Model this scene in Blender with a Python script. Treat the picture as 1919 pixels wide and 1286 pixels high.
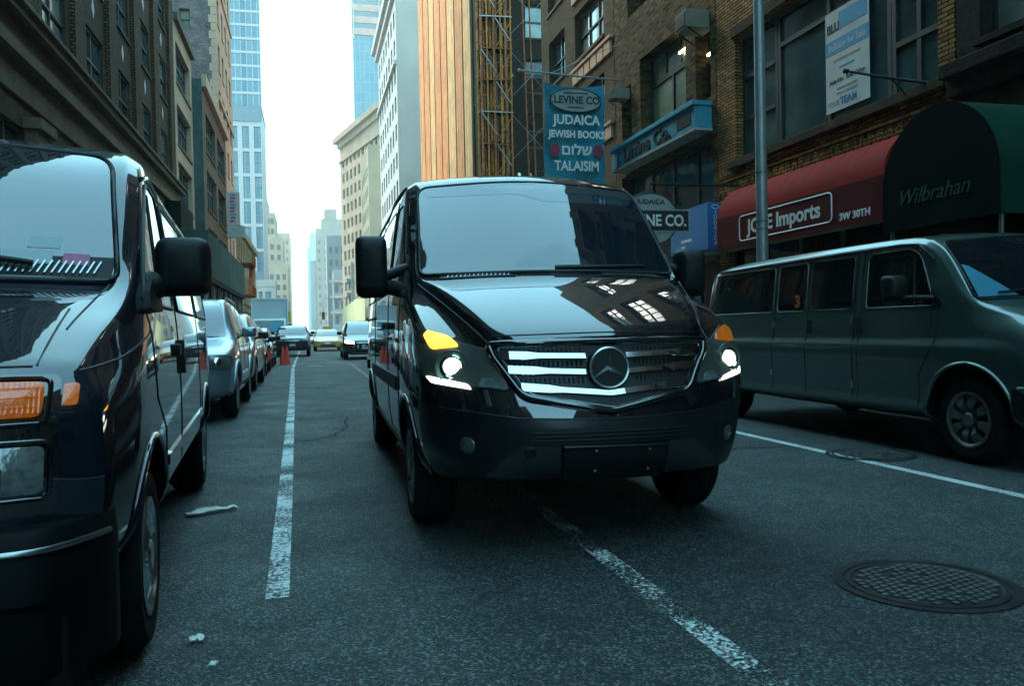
import bpy, bmesh, math, random
from mathutils import Vector, Matrix
from mathutils.bvhtree import BVHTree
from mathutils.geometry import delaunay_2d_cdt
random.seed(7)
D = bpy.data; SC = bpy.context.scene
for o in list(D.objects): D.objects.remove(o)
R = math.radians
# ------------------------------------------------------------ camera
cam = D.objects.new('camera', D.cameras.new('camera')); SC.collection.objects.link(cam); SC.camera = cam
cam.data.sensor_width = 36; cam.data.lens = 36 * 1560 / 1919
cam.data.clip_start = .05; cam.data.clip_end = 5000
yaw, pitch, roll = R(13.725), R(.942), R(1.15)
rt = Vector((math.cos(yaw), -math.sin(yaw), 0)); hd = Vector((math.sin(yaw), math.cos(yaw), 0))
fw = hd * math.cos(pitch) - Vector((0, 0, 1)) * math.sin(pitch)
dn = -hd * math.sin(pitch) - Vector((0, 0, 1)) * math.cos(pitch)
r2 = rt * math.cos(roll) + dn * math.sin(roll); d2 = -rt * math.sin(roll) + dn * math.cos(roll)
cam.matrix_world = Matrix(((r2.x, -d2.x, -fw.x, 0), (r2.y, -d2.y, -fw.y, 0), (r2.z, -d2.z, -fw.z, 1.2), (0, 0, 0, 1)))
# ------------------------------------------------------------ sky, sun, exposure
SUN_EL, SUN_AZ = R(40), R(-38)         # azimuth from +Y towards +X
w = D.worlds.new('World'); SC.world = w; w.use_nodes = True
nt = w.node_tree; bg = nt.nodes['Background']
sky = nt.nodes.new('ShaderNodeTexSky'); sky.sky_type = 'NISHITA'; sky.sun_disc = False
sky.sun_elevation = SUN_EL; sky.sun_rotation = SUN_AZ
sky.air_density = 1.6; sky.dust_density = 1.6; sky.ozone_density = 1.4; sky.altitude = 0
tint = nt.nodes.new('ShaderNodeMix'); tint.data_type = 'RGBA'; tint.blend_type = 'MULTIPLY'; tint.inputs[0].default_value = 1
tint.inputs[7].default_value = (.52, 1.0, 1.0, 1)
nt.links.new(sky.outputs[0], tint.inputs[6]); cloud = nt.nodes.new('ShaderNodeMix'); cloud.data_type = 'RGBA'; cloud.blend_type = 'ADD'; cloud.inputs[0].default_value = 1   # an even overcast layer over the clear-sky model
cloud.inputs[7].default_value = (3.5, 7.7, 9.5, 1)
nt.links.new(tint.outputs[2], cloud.inputs[6]); nt.links.new(cloud.outputs[2], bg.inputs[0]); bg.inputs[1].default_value = .06
sun = D.objects.new('sun', D.lights.new('sun', 'SUN')); SC.collection.objects.link(sun)
sun.data.energy = 1.0; sun.data.angle = R(22); sun.data.color = (1, .93, .82)
sd = Vector((math.sin(SUN_AZ) * math.cos(SUN_EL), math.cos(SUN_AZ) * math.cos(SUN_EL), math.sin(SUN_EL)))
sun.rotation_euler = sd.to_track_quat('Z', 'Y').to_euler()
SC.view_settings.view_transform = 'Standard'; SC.view_settings.look = 'None'
SC.view_settings.exposure = 2.2; SC.view_settings.gamma = 1
SC.cycles.use_denoising = True; SC.cycles.max_bounces = 8; SC.cycles.volume_bounces = 0
SC.cycles.sample_clamp_indirect = 6; SC.cycles.caustics_reflective = False; SC.cycles.caustics_refractive = False

HAZE = .0006
# ------------------------------------------------------------ materials
def lnk(m, a, b): m.node_tree.links.new(a, b)
def mat(name, col, rough=.6, metal=0, coat=0, spec=.5, var=None, bump=None, emit=None, coatr=.03, dirt=None, cior=1.5):
    if rough >= .6 and spec == .5: spec = .12       # cloth, brick, stone and rough paint hardly shine
    m = D.materials.new(name); m.use_nodes = True; n = m.node_tree.nodes; p = n['Principled BSDF']
    p.inputs['Base Color'].default_value = (*col, 1); p.inputs['Roughness'].default_value = rough
    p.inputs['Metallic'].default_value = metal; p.inputs['Coat Weight'].default_value = coat
    p.inputs['Coat Roughness'].default_value = coatr; p.inputs['Coat IOR'].default_value = cior; p.inputs['Specular IOR Level'].default_value = spec
    if emit: p.inputs['Emission Color'].default_value = (*emit[0], 1); p.inputs['Emission Strength'].default_value = emit[1]
    if var or bump or dirt:
        tc = n.new('ShaderNodeNewGeometry')
        if var:
            nz = n.new('ShaderNodeTexNoise'); nz.inputs['Scale'].default_value = var[0]; nz.inputs['Detail'].default_value = 8
            nz.inputs['Roughness'].default_value = .65
            lnk(m, tc.outputs['Position'], nz.inputs['Vector'])
            rp = n.new('ShaderNodeValToRGB'); a = var[1]
            rp.color_ramp.elements[0].position = .3; rp.color_ramp.elements[1].position = .7
            rp.color_ramp.elements[0].color = (*[c * (1 - a) for c in col], 1); rp.color_ramp.elements[1].color = (*[min(1, c * (1 + a)) for c in col], 1)
            lnk(m, nz.outputs[0], rp.inputs[0]); lnk(m, rp.outputs[0], p.inputs['Base Color'])
        if dirt:
            nz2 = n.new('ShaderNodeTexNoise'); nz2.inputs['Scale'].default_value = dirt[0]; nz2.inputs['Detail'].default_value = 10; nz2.inputs['Roughness'].default_value = .7
            lnk(m, tc.outputs['Position'], nz2.inputs['Vector'])
            mr = n.new('ShaderNodeMapRange'); mr.inputs[1].default_value = .35; mr.inputs[2].default_value = .75
            mr.inputs[3].default_value = dirt[1]; mr.inputs[4].default_value = dirt[2]
            lnk(m, nz2.outputs[0], mr.inputs[0]); lnk(m, mr.outputs[0], p.inputs['Coat Roughness' if coat else 'Roughness'])
        if bump:
            nb = n.new('ShaderNodeTexNoise'); nb.inputs['Scale'].default_value = bump[0]; nb.inputs['Detail'].default_value = 4
            lnk(m, tc.outputs['Position'], nb.inputs['Vector'])
            b = n.new('ShaderNodeBump'); b.inputs['Strength'].default_value = bump[1]; b.inputs['Distance'].default_value = bump[2] if len(bump) > 2 else .02
            lnk(m, nb.outputs[0], b.inputs['Height']); lnk(m, b.outputs[0], p.inputs['Normal'])
    return m
def math_node(m, op, a=None, b=None, va=None, vb=None):
    x = m.node_tree.nodes.new('ShaderNodeMath'); x.operation = op
    if a is not None: lnk(m, a, x.inputs[0])
    elif va is not None: x.inputs[0].default_value = va
    if b is not None: lnk(m, b, x.inputs[1])
    elif vb is not None: x.inputs[1].default_value = vb
    return x.outputs[0]
def wall_uv(m):      # (x+y, z) of a world position: right for any wall that follows a world axis
    n = m.node_tree.nodes; g = n.new('ShaderNodeNewGeometry'); s = n.new('ShaderNodeSeparateXYZ'); c = n.new('ShaderNodeCombineXYZ')
    lnk(m, g.outputs['Position'], s.inputs[0]); lnk(m, math_node(m, 'ADD', s.outputs[0], s.outputs[1]), c.inputs[0]); lnk(m, s.outputs[2], c.inputs[1])
    return c.outputs[0], g
def brick(name, c1, c2, mortar, bw=.22, bh=.075, ms=.012, rough=.85, bumpd=.012, stain=.35, ribbed=False):
    m = mat(name, c1, rough, spec=.12 if rough > .5 else .5); n = m.node_tree.nodes; p = n['Principled BSDF']
    uv, g = wall_uv(m)
    b = n.new('ShaderNodeTexBrick'); lnk(m, uv, b.inputs['Vector'])
    b.inputs['Color1'].default_value = (*c1, 1); b.inputs['Color2'].default_value = (*c2, 1); b.inputs['Mortar'].default_value = (*mortar, 1)
    b.inputs['Scale'].default_value = 1; b.inputs['Mortar Size'].default_value = ms; b.inputs['Brick Width'].default_value = bw
    b.inputs['Row Height'].default_value = bh; b.inputs['Bias'].default_value = 0; b.inputs['Mortar Smooth'].default_value = .2
    nz = n.new('ShaderNodeTexNoise'); nz.inputs['Scale'].default_value = .55; nz.inputs['Detail'].default_value = 9; nz.inputs['Roughness'].default_value = .7
    lnk(m, g.outputs['Position'], nz.inputs['Vector'])
    mr = n.new('ShaderNodeMapRange'); mr.inputs[1].default_value = .3; mr.inputs[2].default_value = .7; mr.inputs[3].default_value = 1 - stain; mr.inputs[4].default_value = 1 + stain * .6
    lnk(m, nz.outputs[0], mr.inputs[0])
    nz3 = n.new('ShaderNodeTexNoise'); nz3.inputs['Scale'].default_value = 6; nz3.inputs['Detail'].default_value = 6; lnk(m, g.outputs['Position'], nz3.inputs['Vector'])
    k = math_node(m, 'MULTIPLY', mr.outputs[0], math_node(m, 'ADD', nz3.outputs[0], vb=.5))
    mx = n.new('ShaderNodeMix'); mx.data_type = 'RGBA'; mx.blend_type = 'MULTIPLY'; mx.inputs[0].default_value = 1
    lnk(m, b.outputs['Color'], mx.inputs[6]); lnk(m, k, mx.inputs[7]); lnk(m, mx.outputs[2], p.inputs['Base Color'])
    bp = n.new('ShaderNodeBump'); bp.inputs['Strength'].default_value = .8; bp.inputs['Distance'].default_value = bumpd; bp.invert = True
    lnk(m, b.outputs['Fac'], bp.inputs['Height']); lnk(m, bp.outputs[0], p.inputs['Normal'])
    return m
def asphalt():
    m = mat('asphalt', (.045, .055, .056), .72, spec=.55); n = m.node_tree.nodes; p = n['Principled BSDF']
    g = n.new('ShaderNodeNewGeometry'); P = g.outputs['Position']
    def noise(s, d=8, r=.6):
        x = n.new('ShaderNodeTexNoise'); x.inputs['Scale'].default_value = s; x.inputs['Detail'].default_value = d; x.inputs['Roughness'].default_value = r; lnk(m, P, x.inputs['Vector']); return x.outputs[0]
    def ramp(i, a, b, ca, cb):
        x = n.new('ShaderNodeMapRange'); x.inputs[1].default_value = a; x.inputs[2].default_value = b; x.inputs[3].default_value = ca; x.inputs[4].default_value = cb; lnk(m, i, x.inputs[0]); return x.outputs[0]
    v = n.new('ShaderNodeTexVoronoi'); v.inputs['Scale'].default_value = 115; lnk(m, P, v.inputs['Vector'])
    sp = n.new('ShaderNodeSeparateColor'); lnk(m, v.outputs['Color'], sp.inputs[0])
    agg = ramp(math_node(m, 'POWER', sp.outputs[0], vb=5), 0, 1, .4, 7.5)       # stones of the aggregate, some pale
    big = ramp(noise(.45, 6), .3, .7, .5, 1.5); mid = ramp(noise(5, 8, .7), .3, .75, .75, 1.3)
    v2 = n.new('ShaderNodeTexVoronoi'); v2.inputs['Scale'].default_value = 7; v2.inputs['Randomness'].default_value = 1; lnk(m, P, v2.inputs['Vector'])
    sp2 = n.new('ShaderNodeSeparateColor'); lnk(m, v2.outputs['Color'], sp2.inputs[0])
    gum = math_node(m, 'MULTIPLY', ramp(v2.outputs['Distance'], .10, .16, 1, 0), ramp(sp2.outputs[1], .86, .88, 0, 1))  # scattered pale specks of paint and gum
    wob = n.new('ShaderNodeTexNoise'); wob.inputs['Scale'].default_value = .9; wob.inputs['Detail'].default_value = 5; lnk(m, P, wob.inputs['Vector'])
    crack = ramp(math_node(m, 'ABSOLUTE', math_node(m, 'SUBTRACT', noise(.42, 5, .5), vb=.5)), 0, .004, .55, 1)
    k = math_node(m, 'MULTIPLY', math_node(m, 'MULTIPLY', agg, big), math_node(m, 'MULTIPLY', mid, crack))
    k = math_node(m, 'ADD', k, math_node(m, 'MULTIPLY', gum, vb=2.5))
    mx = n.new('ShaderNodeMix'); mx.data_type = 'RGBA'; mx.blend_type = 'MULTIPLY'; mx.inputs[0].default_value = 1
    mx.inputs[6].default_value = (.022, .030, .030, 1); lnk(m, k, mx.inputs[7]); lnk(m, mx.outputs[2], p.inputs['Base Color'])
    b = n.new('ShaderNodeBump'); b.inputs['Strength'].default_value = .9; b.inputs['Distance'].default_value = .012
    lnk(m, v.outputs['Distance'], b.inputs['Height']); lnk(m, b.outputs[0], p.inputs['Normal'])
    lnk(m, ramp(noise(1.3, 6), .3, .7, .55, .8), p.inputs['Roughness'])
    return m
def worn_paint(name, thr=.5, col=(.62, .66, .64)):
    m = mat(name, col, .7, var=(3, .15)); n = m.node_tree.nodes; p = n['Principled BSDF']
    g = n.new('ShaderNodeNewGeometry'); a = n.new('ShaderNodeTexNoise'); a.inputs['Scale'].default_value = 48; a.inputs['Detail'].default_value = 10; a.inputs['Roughness'].default_value = .75
    lnk(m, g.outputs['Position'], a.inputs['Vector'])
    a2 = n.new('ShaderNodeTexNoise'); a2.inputs['Scale'].default_value = 2.6; a2.inputs['Detail'].default_value = 3; lnk(m, g.outputs['Position'], a2.inputs['Vector'])
    s = math_node(m, 'ADD', a.outputs[0], math_node(m, 'MULTIPLY', math_node(m, 'SUBTRACT', a2.outputs[0], vb=.5), vb=.5))
    mr = n.new('ShaderNodeMapRange'); mr.inputs[1].default_value = thr - .03; mr.inputs[2].default_value = thr + .03; lnk(m, s, mr.inputs[0])
    lnk(m, mr.outputs[0], p.inputs['Alpha'])
    return m
def glass_grid(name, c1, c2, frame, bw, bh, ms, rough=.15, spec=.5):     # curtain wall
    m = brick(name, c1, c2, frame, bw, bh, ms, rough, .01, .12); b = [x for x in m.node_tree.nodes if x.type == 'TEX_BRICK'][0]
    b.offset = 0; m.node_tree.nodes['Principled BSDF'].inputs['Specular IOR Level'].default_value = spec
    return m
def corrug(name, col):
    m = mat(name, col, .6, var=(.6, .25), bump=(9, .15)); return m
M = dict(
 asphalt=asphalt(), line=worn_paint('worn_line', .48), line_worn=worn_paint('very_worn_line', .55), tar=mat('tar', (.012, .015, .016), .85, var=(6, .3)), line_crisp=worn_paint('line_paint', .41, (.5, .54, .53)),
 concrete=mat('concrete', (.22, .22, .21), .85, var=(2.2, .3), bump=(40, .3)), kerb=mat('kerb_stone', (.2, .2, .19), .8, var=(3, .3)),
 iron=mat('cast_iron', (.028, .028, .027), .5, .5, var=(12, .4), dirt=(9, .35, .7)), iron_worn=mat('worn_iron', (.15, .155, .145), .42, .6, var=(14, .35)),
 black=mat('black_paint', (.0035, .005, .007), .5, spec=.05, coat=1, cior=2.0, dirt=(5, .01, .04)), bump_black=mat('bumper_paint', (.006, .009, .013), .42, spec=.3, coat=.25, coatr=.22, var=(6, .2)),
 navy=mat('navy_paint', (.003, .006, .013), .5, spec=.05, coat=1, cior=1.75, dirt=(5, .01, .05)), green=mat('grey_green_paint', (.052, .105, .095), .36, .4, coat=1, cior=1.7, var=(2, .08), dirt=(5, .04, .14)),
 silver=mat('silver_paint', (.34, .38, .40), .3, .6, coat=.8), silver_blue=mat('silver_blue_paint', (.22, .28, .32), .3, .6, coat=.8), greyp=mat('dark_grey_paint', (.014, .018, .022), .5, spec=.1, coat=1),
 taxi=mat('taxi_paint', (.75, .29, .008), .35, coat=.8), white=mat('white_paint', (.7, .72, .72), .45, coat=.4, var=(2, .06)), truckbox=mat('truck_box_paint', (.5, .54, .58), .55, var=(1.2, .1)),
 plastic=mat('black_plastic', (.006, .008, .009), .55, spec=.3, bump=(300, .1, .002)), insert=mat('bumper_insert', (.022, .026, .030), .5, spec=.3), valance=mat('black_valance', (.003, .004, .005), .6, spec=.15), rubber=mat('tyre_rubber', (.010, .011, .012), .78, var=(20, .3)), under=mat('underbody', (.006, .007, .008), .9),
 chrome=mat('chrome', (.62, .64, .66), .07, 1), star=mat('star_chrome', (.75, .77, .78), .34, 1), satin=mat('satin_metal', (.4, .41, .42), .32, 1, var=(8, .2)), alloy=mat('alloy', (.30, .30, .29), .34, .9, var=(8, .2)), steelw=mat('painted_steel_wheel', (.16, .17, .165), .4, .7, var=(9, .25)),
 glass=mat('dark_glass', (.006, .010, .012), .03, spec=.8), glass_b=mat('windscreen_glass', (.006, .014, .02), .025, spec=.7, coat=1, coatr=.015, cior=1.58, bump=(.8, .02, .01)), shade_band=mat('tinted_band', (.03, .05, .06), .025, spec=.6, coat=1, coatr=.015, cior=1.5), dash=mat('dashboard_behind_glass', (.022, .045, .052), .025, spec=.6, coat=1, coatr=.015, cior=1.5), gasket=mat('rubber_gasket', (.006, .007, .008), .5),
 lens=mat('headlamp_lens', (.085, .10, .09), .25, .3, spec=.7, coat=1, coatr=.02), bowl=mat('lamp_bowl', (.22, .25, .19), .3, .6), lens_clear=mat('clear_lamp_lens', (.20, .21, .21), .1, .35, coat=1, var=(26, .6), bump=(60, .2, .01)),
 lamp_on=mat('lit_projector', (1, 1, .9), .3, emit=((.90, 1, .78), 2.6)), drl=mat('lit_strip', (1, 1, .9), .3, emit=((.9, 1, .86), 1.1)), amber_on=mat('lit_amber', (.9, .35, .02), .25, emit=((1, .36, .015), 2.1), var=(34, .3)),
 amber=mat('amber_lens', (.62, .12, .006), .15, coat=1, var=(30, .35), bump=(70, .4, .01), emit=((1, .22, .005), .03)), red_lens=mat('red_lens', (.4, .02, .01), .2, coat=1), head_far=mat('lit_far_lamp', (1, .8, .6), .3, emit=((1, .62, .4), 3)),
 win=mat('window_glass', (.008, .013, .014), .06, spec=.6, var=(.5, .6)), win_far=mat('haze_tinted_window', (.10, .115, .12), .4), win_pale=mat('window_with_blind', (.20, .23, .20), .12, spec=.6, coat=.8, var=(.7, .5)), win_green=mat('window_with_painted_reflection', (.19, .24, .17), .1, spec=.5, coat=.7, var=(.6, .35)),  # win_far greyed to imitate haze; win_green brightened to imitate reflections in the panes
 win_blue=mat('storefront_glass', (.028, .07, .078), .07, spec=.6, var=(.4, .5)), lit=mat('lit_ceiling_lamp', (1, 1, .7), .4, emit=((.95, 1, .55), 1.3)), frame=mat('window_frame', (.022, .026, .026), .5), frame_g=mat('grey_window_frame', (.12, .13, .13), .5),
 b_brown=brick('brown_brick', (.056, .028, .011), (.08, .04, .016), (.06, .05, .04)), b_pier=brick('ribbed_brick', (.17, .08, .027), (.11, .052, .018), (.028, .023, .018), .22, .10, .03, bumpd=.04),
 b_purple=brick('purple_brick', (.15, .115, .115), (.20, .15, .145), (.13, .11, .11), .5, .18, .02, stain=.5), b_green=mat('green_stucco', (.045, .075, .07), .85, var=(1.6, .35), bump=(12, .4)),
 b_yellow=brick('yellow_brick', (.36, .19, .055), (.16, .082, .024), (.018, .015, .011), .30, .085, .014, bumpd=.02), b_dark=brick('dark_mottled_brick', (.16, .09, .032), (.022, .014, .007), (.085, .055, .026), .30, .12, .02, stain=.5, bumpd=.02),
 b_corner=brick('tawny_brick', (.12, .068, .026), (.07, .04, .016), (.06, .05, .035)), b_recess=brick('sooty_brick', (.022, .016, .011), (.014, .011, .008), (.012, .01, .008)),
 stone=mat('limestone', (.125, .085, .055), .8, var=(1.5, .3), bump=(30, .25)), stone_d=mat('sooty_stone', (.062, .045, .028), .85, var=(1.2, .4), bump=(22, .35)), brownstone=mat('brownstone', (.032, .022, .018), .85, var=(3, .5), bump=(9, .6)),
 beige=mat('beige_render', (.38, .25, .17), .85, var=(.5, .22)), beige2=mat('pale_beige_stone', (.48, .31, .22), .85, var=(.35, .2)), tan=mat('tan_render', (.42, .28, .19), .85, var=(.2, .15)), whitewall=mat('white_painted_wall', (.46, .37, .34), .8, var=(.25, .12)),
 greywall=mat('grey_render', (.50, .38, .33), .85, var=(.15, .12)), gold=corrug('orange_cladding', (.66, .20, .04)), gold2=corrug('pale_cladding', (.74, .33, .11)), seam=mat('dark_joint', (.05, .03, .018), .8), yellowwall=brick('ochre_brick', (.36, .28, .15), (.30, .22, .12), (.22, .18, .1), .5, .16, .02),
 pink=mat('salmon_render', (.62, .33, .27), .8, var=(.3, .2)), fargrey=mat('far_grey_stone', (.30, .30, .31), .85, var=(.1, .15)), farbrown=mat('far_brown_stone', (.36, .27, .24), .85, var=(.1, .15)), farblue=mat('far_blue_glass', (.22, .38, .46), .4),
 tower=glass_grid('blue_curtain_wall', (.06, .13, .18), (.13, .22, .27), (.30, .36, .38), 1.25, 40, .10), tower2=glass_grid('blue_tower_glass', (.08, .18, .24), (.11, .23, .29), (.16, .28, .33), 1.6, 3.6, .12), band=mat('white_floor_band', (.50, .43, .43), .6), greyband=mat('louvre_band', (.20, .23, .27), .6),
 rust=mat('rusty_steel', (.30, .09, .03), .75, var=(3, .6)), brass=mat('yellow_scaffold', (.46, .17, .02), .6, var=(2, .5)), steel=mat('galvanised', (.30, .31, .31), .5, .6, var=(2, .2)), debris=mat('netting', (.20, .15, .10), .9, var=(1.5, .8)),
 shed=mat('green_plywood', (.05, .085, .07), .75, var=(1.1, .35)), plywood=mat('yellow_plywood', (.55, .42, .22), .7, var=(.6, .25)), shed_d=mat('shed_underside', (.02, .022, .022), .8),
 redawn=mat('red_canvas', (.27, .012, .008), .75, var=(1.5, .15), bump=(160, .15, .004)), greenawn=mat('dark_green_canvas', (.004, .036, .022), .6, var=(1.5, .2)), blackawn=mat('black_canvas', (.003, .005, .005), .85, spec=.1),
 maroon=mat('maroon_panel', (.10, .006, .010), .7, var=(2, .2)), txt_w=mat('white_lettering', (.78, .78, .74), .6), txt_dim=mat('faded_lettering', (.065, .095, .09), .7), txt_k=mat('black_lettering', (.012, .013, .015), .5), txt_b=mat('blue_lettering', (.02, .22, .42), .5), txt_o=mat('orange_lettering', (.75, .2, .06), .6), txt_r=mat('dark_red_emblem', (.30, .05, .09), .7),
 teal=mat('teal_banner', (.03, .22, .30), .75, var=(2, .3), bump=(5, .5, .06)), tealsign=mat('teal_sign', (.03, .27, .38), .5, var=(1.5, .25)), bluebox=mat('blue_sign', (.02, .16, .42), .4, var=(1, .12)), pane=mat('paper_poster', (.55, .58, .57), .6, var=(1.2, .1)), posterblue=mat('poster_blue', (.05, .30, .50), .5),
 signgrey=mat('grey_sign_board', (.33, .34, .32), .6, var=(3, .2)), ac=mat('air_conditioner', (.20, .18, .14), .6, var=(3, .2)), acd=mat('air_conditioner_grille', (.08, .085, .085), .6), orange=mat('cone_orange', (.62, .035, .012), .5), sigyel=mat('signal_yellow', (.70, .36, .01), .5), paper=mat('litter_paper', (.62, .58, .50), .8, var=(9, .2)), paperw=mat('white_litter', (.7, .7, .68), .8), hazeblue=mat('sticker_pink', (.5, .18, .28), .6), stick=mat('sticker_white', (.42, .5, .52), .6),
 tarp=mat('blue_sunshade', (.03, .20, .30), .5), person=mat('shade', (.1, .06, .04), .7))

# ------------------------------------------------------------ mesh builder
class MB:
    def __init__(s): s.v = []; s.f = []; s.m = []
    def quad(s, *p, mi=0): b = len(s.v); s.v += [Vector(q) for q in p]; s.f.append(tuple(range(b, b + len(p)))); s.m.append(mi)
    def box(s, x0, x1, y0, y1, z0, z1, mi=0):
        p = [(x, y, z) for z in (z0, z1) for y in (y0, y1) for x in (x0, x1)]; b = len(s.v); s.v += [Vector(q) for q in p]
        for q in ((0, 2, 3, 1), (4, 5, 7, 6), (0, 1, 5, 4), (2, 6, 7, 3), (0, 4, 6, 2), (1, 3, 7, 5)): s.f.append(tuple(b + i for i in q)); s.m.append(mi)
        return s
    def bar(s, a, b, w, h, mi=0, up=(0, 0, 1)):
        a = Vector(a); b = Vector(b); d = (b - a).normalized(); u = d.cross(Vector(up))
        if u.length < 1e-4: u = d.cross(Vector((1, 0, 0)))
        u.normalize(); t = u.cross(d); i = len(s.v)
        for c in (a, b): s.v += [c + u * w / 2 * x + t * h / 2 * y for x, y in ((-1, -1), (1, -1), (1, 1), (-1, 1))]
        for q in ((0, 3, 2, 1), (4, 5, 6, 7), (0, 1, 5, 4), (1, 2, 6, 5), (2, 3, 7, 6), (3, 0, 4, 7)): s.f.append(tuple(i + k for k in q)); s.m.append(mi)
        return s
    def tube(s, pts, r, n=8, mi=0, closed=False, cap=True):
        P = [Vector(p) for p in pts]; N = len(P); i0 = len(s.v); u = None
        for i, p in enumerate(P):
            a = P[(i - 1) % N] if closed or i else P[i]; b = P[(i + 1) % N] if closed or i < N - 1 else P[i]
            d = (b - a); d = d.normalized() if d.length > 1e-9 else Vector((0, 0, 1))
            if u is None: u = d.orthogonal().normalized()
            u = (u - d * u.dot(d)); u = u.normalized() if u.length > 1e-6 else d.orthogonal().normalized()
            w_ = d.cross(u); rr = r[i] if isinstance(r, (list, tuple)) else r
            s.v += [p + (u * math.cos(t) + w_ * math.sin(t)) * rr for t in (2 * math.pi * k / n for k in range(n))]
        for i in range(N if closed else N - 1):
            a = i0 + i * n; b = i0 + ((i + 1) % N) * n
            for k in range(n): s.f.append((a + k, a + (k + 1) % n, b + (k + 1) % n, b + k)); s.m.append(mi)
        if cap and not closed:
            s.f.append(tuple(i0 + k for k in range(n - 1, -1, -1))); s.m.append(mi); e = i0 + (N - 1) * n; s.f.append(tuple(e + k for k in range(n))); s.m.append(mi)
        return s
    def lathe(s, prof, o, ax, n=32, mi=0, rmod=None):     # prof: (radius, height along axis)
        ax = Vector(ax).normalized(); u = ax.orthogonal().normalized(); w_ = ax.cross(u); o = Vector(o); i0 = len(s.v)
        for j, (r, h) in enumerate(prof):
            for k in range(n):
                t = 2 * math.pi * k / n; q = r + (rmod(j, k) if rmod else 0)
                s.v.append(o + ax * h + (u * math.cos(t) + w_ * math.sin(t)) * q)
        for j in range(len(prof) - 1):
            for k in range(n):
                a = i0 + j * n; b = a + n
                s.f.append((a + k, a + (k + 1) % n, b + (k + 1) % n, b + k)); s.m.append(mi)
        return s
    def prism(s, poly, a, b, f, mi=0):       # poly 2D, f(p, t) -> 3D at t=a, b
        n = len(poly); i = len(s.v); s.v += [Vector(f(p, a)) for p in poly] + [Vector(f(p, b)) for p in poly]
        s.f += [tuple(range(i + n - 1, i - 1, -1)), tuple(range(i + n, i + 2 * n))]; s.m += [mi, mi]
        for k in range(n): s.f.append((i + k, i + (k + 1) % n, i + n + (k + 1) % n, i + n + k)); s.m.append(mi)
        return s
    def grid(s, f, nu, nv, mi=0):
        i = len(s.v); s.v += [Vector(f(a / nu, b / nv)) for a in range(nu + 1) for b in range(nv + 1)]
        for a in range(nu):
            for b in range(nv): k = i + a * (nv + 1) + b; s.f.append((k, k + 1, k + nv + 2, k + nv + 1)); s.m.append(mi)
        return s
    def build(s, name, mats, parent=None, smooth=None, off=None, bevel=0):
        me = D.meshes.new(name); vs = s.v if off is None else [v - off for v in s.v]
        me.from_pydata([tuple(v) for v in vs], [], s.f); me.polygons.foreach_set('material_index', s.m)
        for q in (mats if isinstance(mats, (list, tuple)) else [mats]): me.materials.append(M[q] if isinstance(q, str) else q)
        bm = bmesh.new(); bm.from_mesh(me); bmesh.ops.remove_doubles(bm, verts=bm.verts, dist=1e-5); bmesh.ops.recalc_face_normals(bm, faces=bm.faces)
        if bevel: bmesh.ops.bevel(bm, geom=[e for e in bm.edges if len(e.link_faces) == 2 and e.calc_face_angle(0) > .5], offset=bevel, segments=2, affect='EDGES', profile=.6)
        bm.to_mesh(me); bm.free()
        if smooth: me.polygons.foreach_set('use_smooth', [True] * len(me.polygons)); me.set_sharp_from_angle(angle=R(smooth))
        o = D.objects.new(name, me); SC.collection.objects.link(o)
        if parent: o.parent = parent
        return o
def tag(o, label=None, cat=None, group=None, kind=None):
    for k, v in (('label', label), ('category', cat), ('group', group), ('kind', kind)):
        if v: o[k] = v
    return o
def empty(name, loc=(0, 0, 0), rz=0, label=None, cat=None, group=None):
    o = D.objects.new(name, None); SC.collection.objects.link(o); o.location = loc; o.rotation_euler = (0, 0, rz); o.empty_display_size = .2
    return tag(o, label, cat, group)
def text(name, body, size, m, parent=None, loc=(0, 0, 0), rot=(0, 0, 0), ext=.004, bold=0, sx=1, shear=0, align='CENTER', space=1):
    c = D.curves.new(name, 'FONT'); c.body = body; c.size = size; c.extrude = ext; c.offset = bold; c.align_x = align; c.align_y = 'CENTER'; c.shear = shear; c.space_character = space; c.resolution_u = 3
    t = D.objects.new('tmp', c); SC.collection.objects.link(t); dg = bpy.context.evaluated_depsgraph_get()
    me = D.meshes.new_from_object(t.evaluated_get(dg)); D.objects.remove(t)
    me.materials.clear(); me.materials.append(M[m]); me.transform(Matrix.Diagonal((sx, 1, 1, 1)))
    o = D.objects.new(name, me); SC.collection.objects.link(o); o.location = loc; o.rotation_euler = rot
    if parent: o.parent = parent
    return o
def rpoly(pts, r=.03, n=4):       # polygon with rounded corners; r a number or one per corner
    out = []; N = len(pts)
    for i in range(N):
        p = Vector(pts[i]); a = Vector(pts[i - 1]) - p; b = Vector(pts[(i + 1) % N]) - p
        q = min(r[i] if isinstance(r, (list, tuple)) else r, a.length * .45, b.length * .45)
        if q < 1e-4: out.append(p); continue
        A = p + a.normalized() * q; B = p + b.normalized() * q
        for k in range(n + 1): t = k / n; out.append(A * (1 - t) ** 2 + p * 2 * t * (1 - t) + B * t * t)
    return [(p.x, p.y) for p in out]
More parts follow.
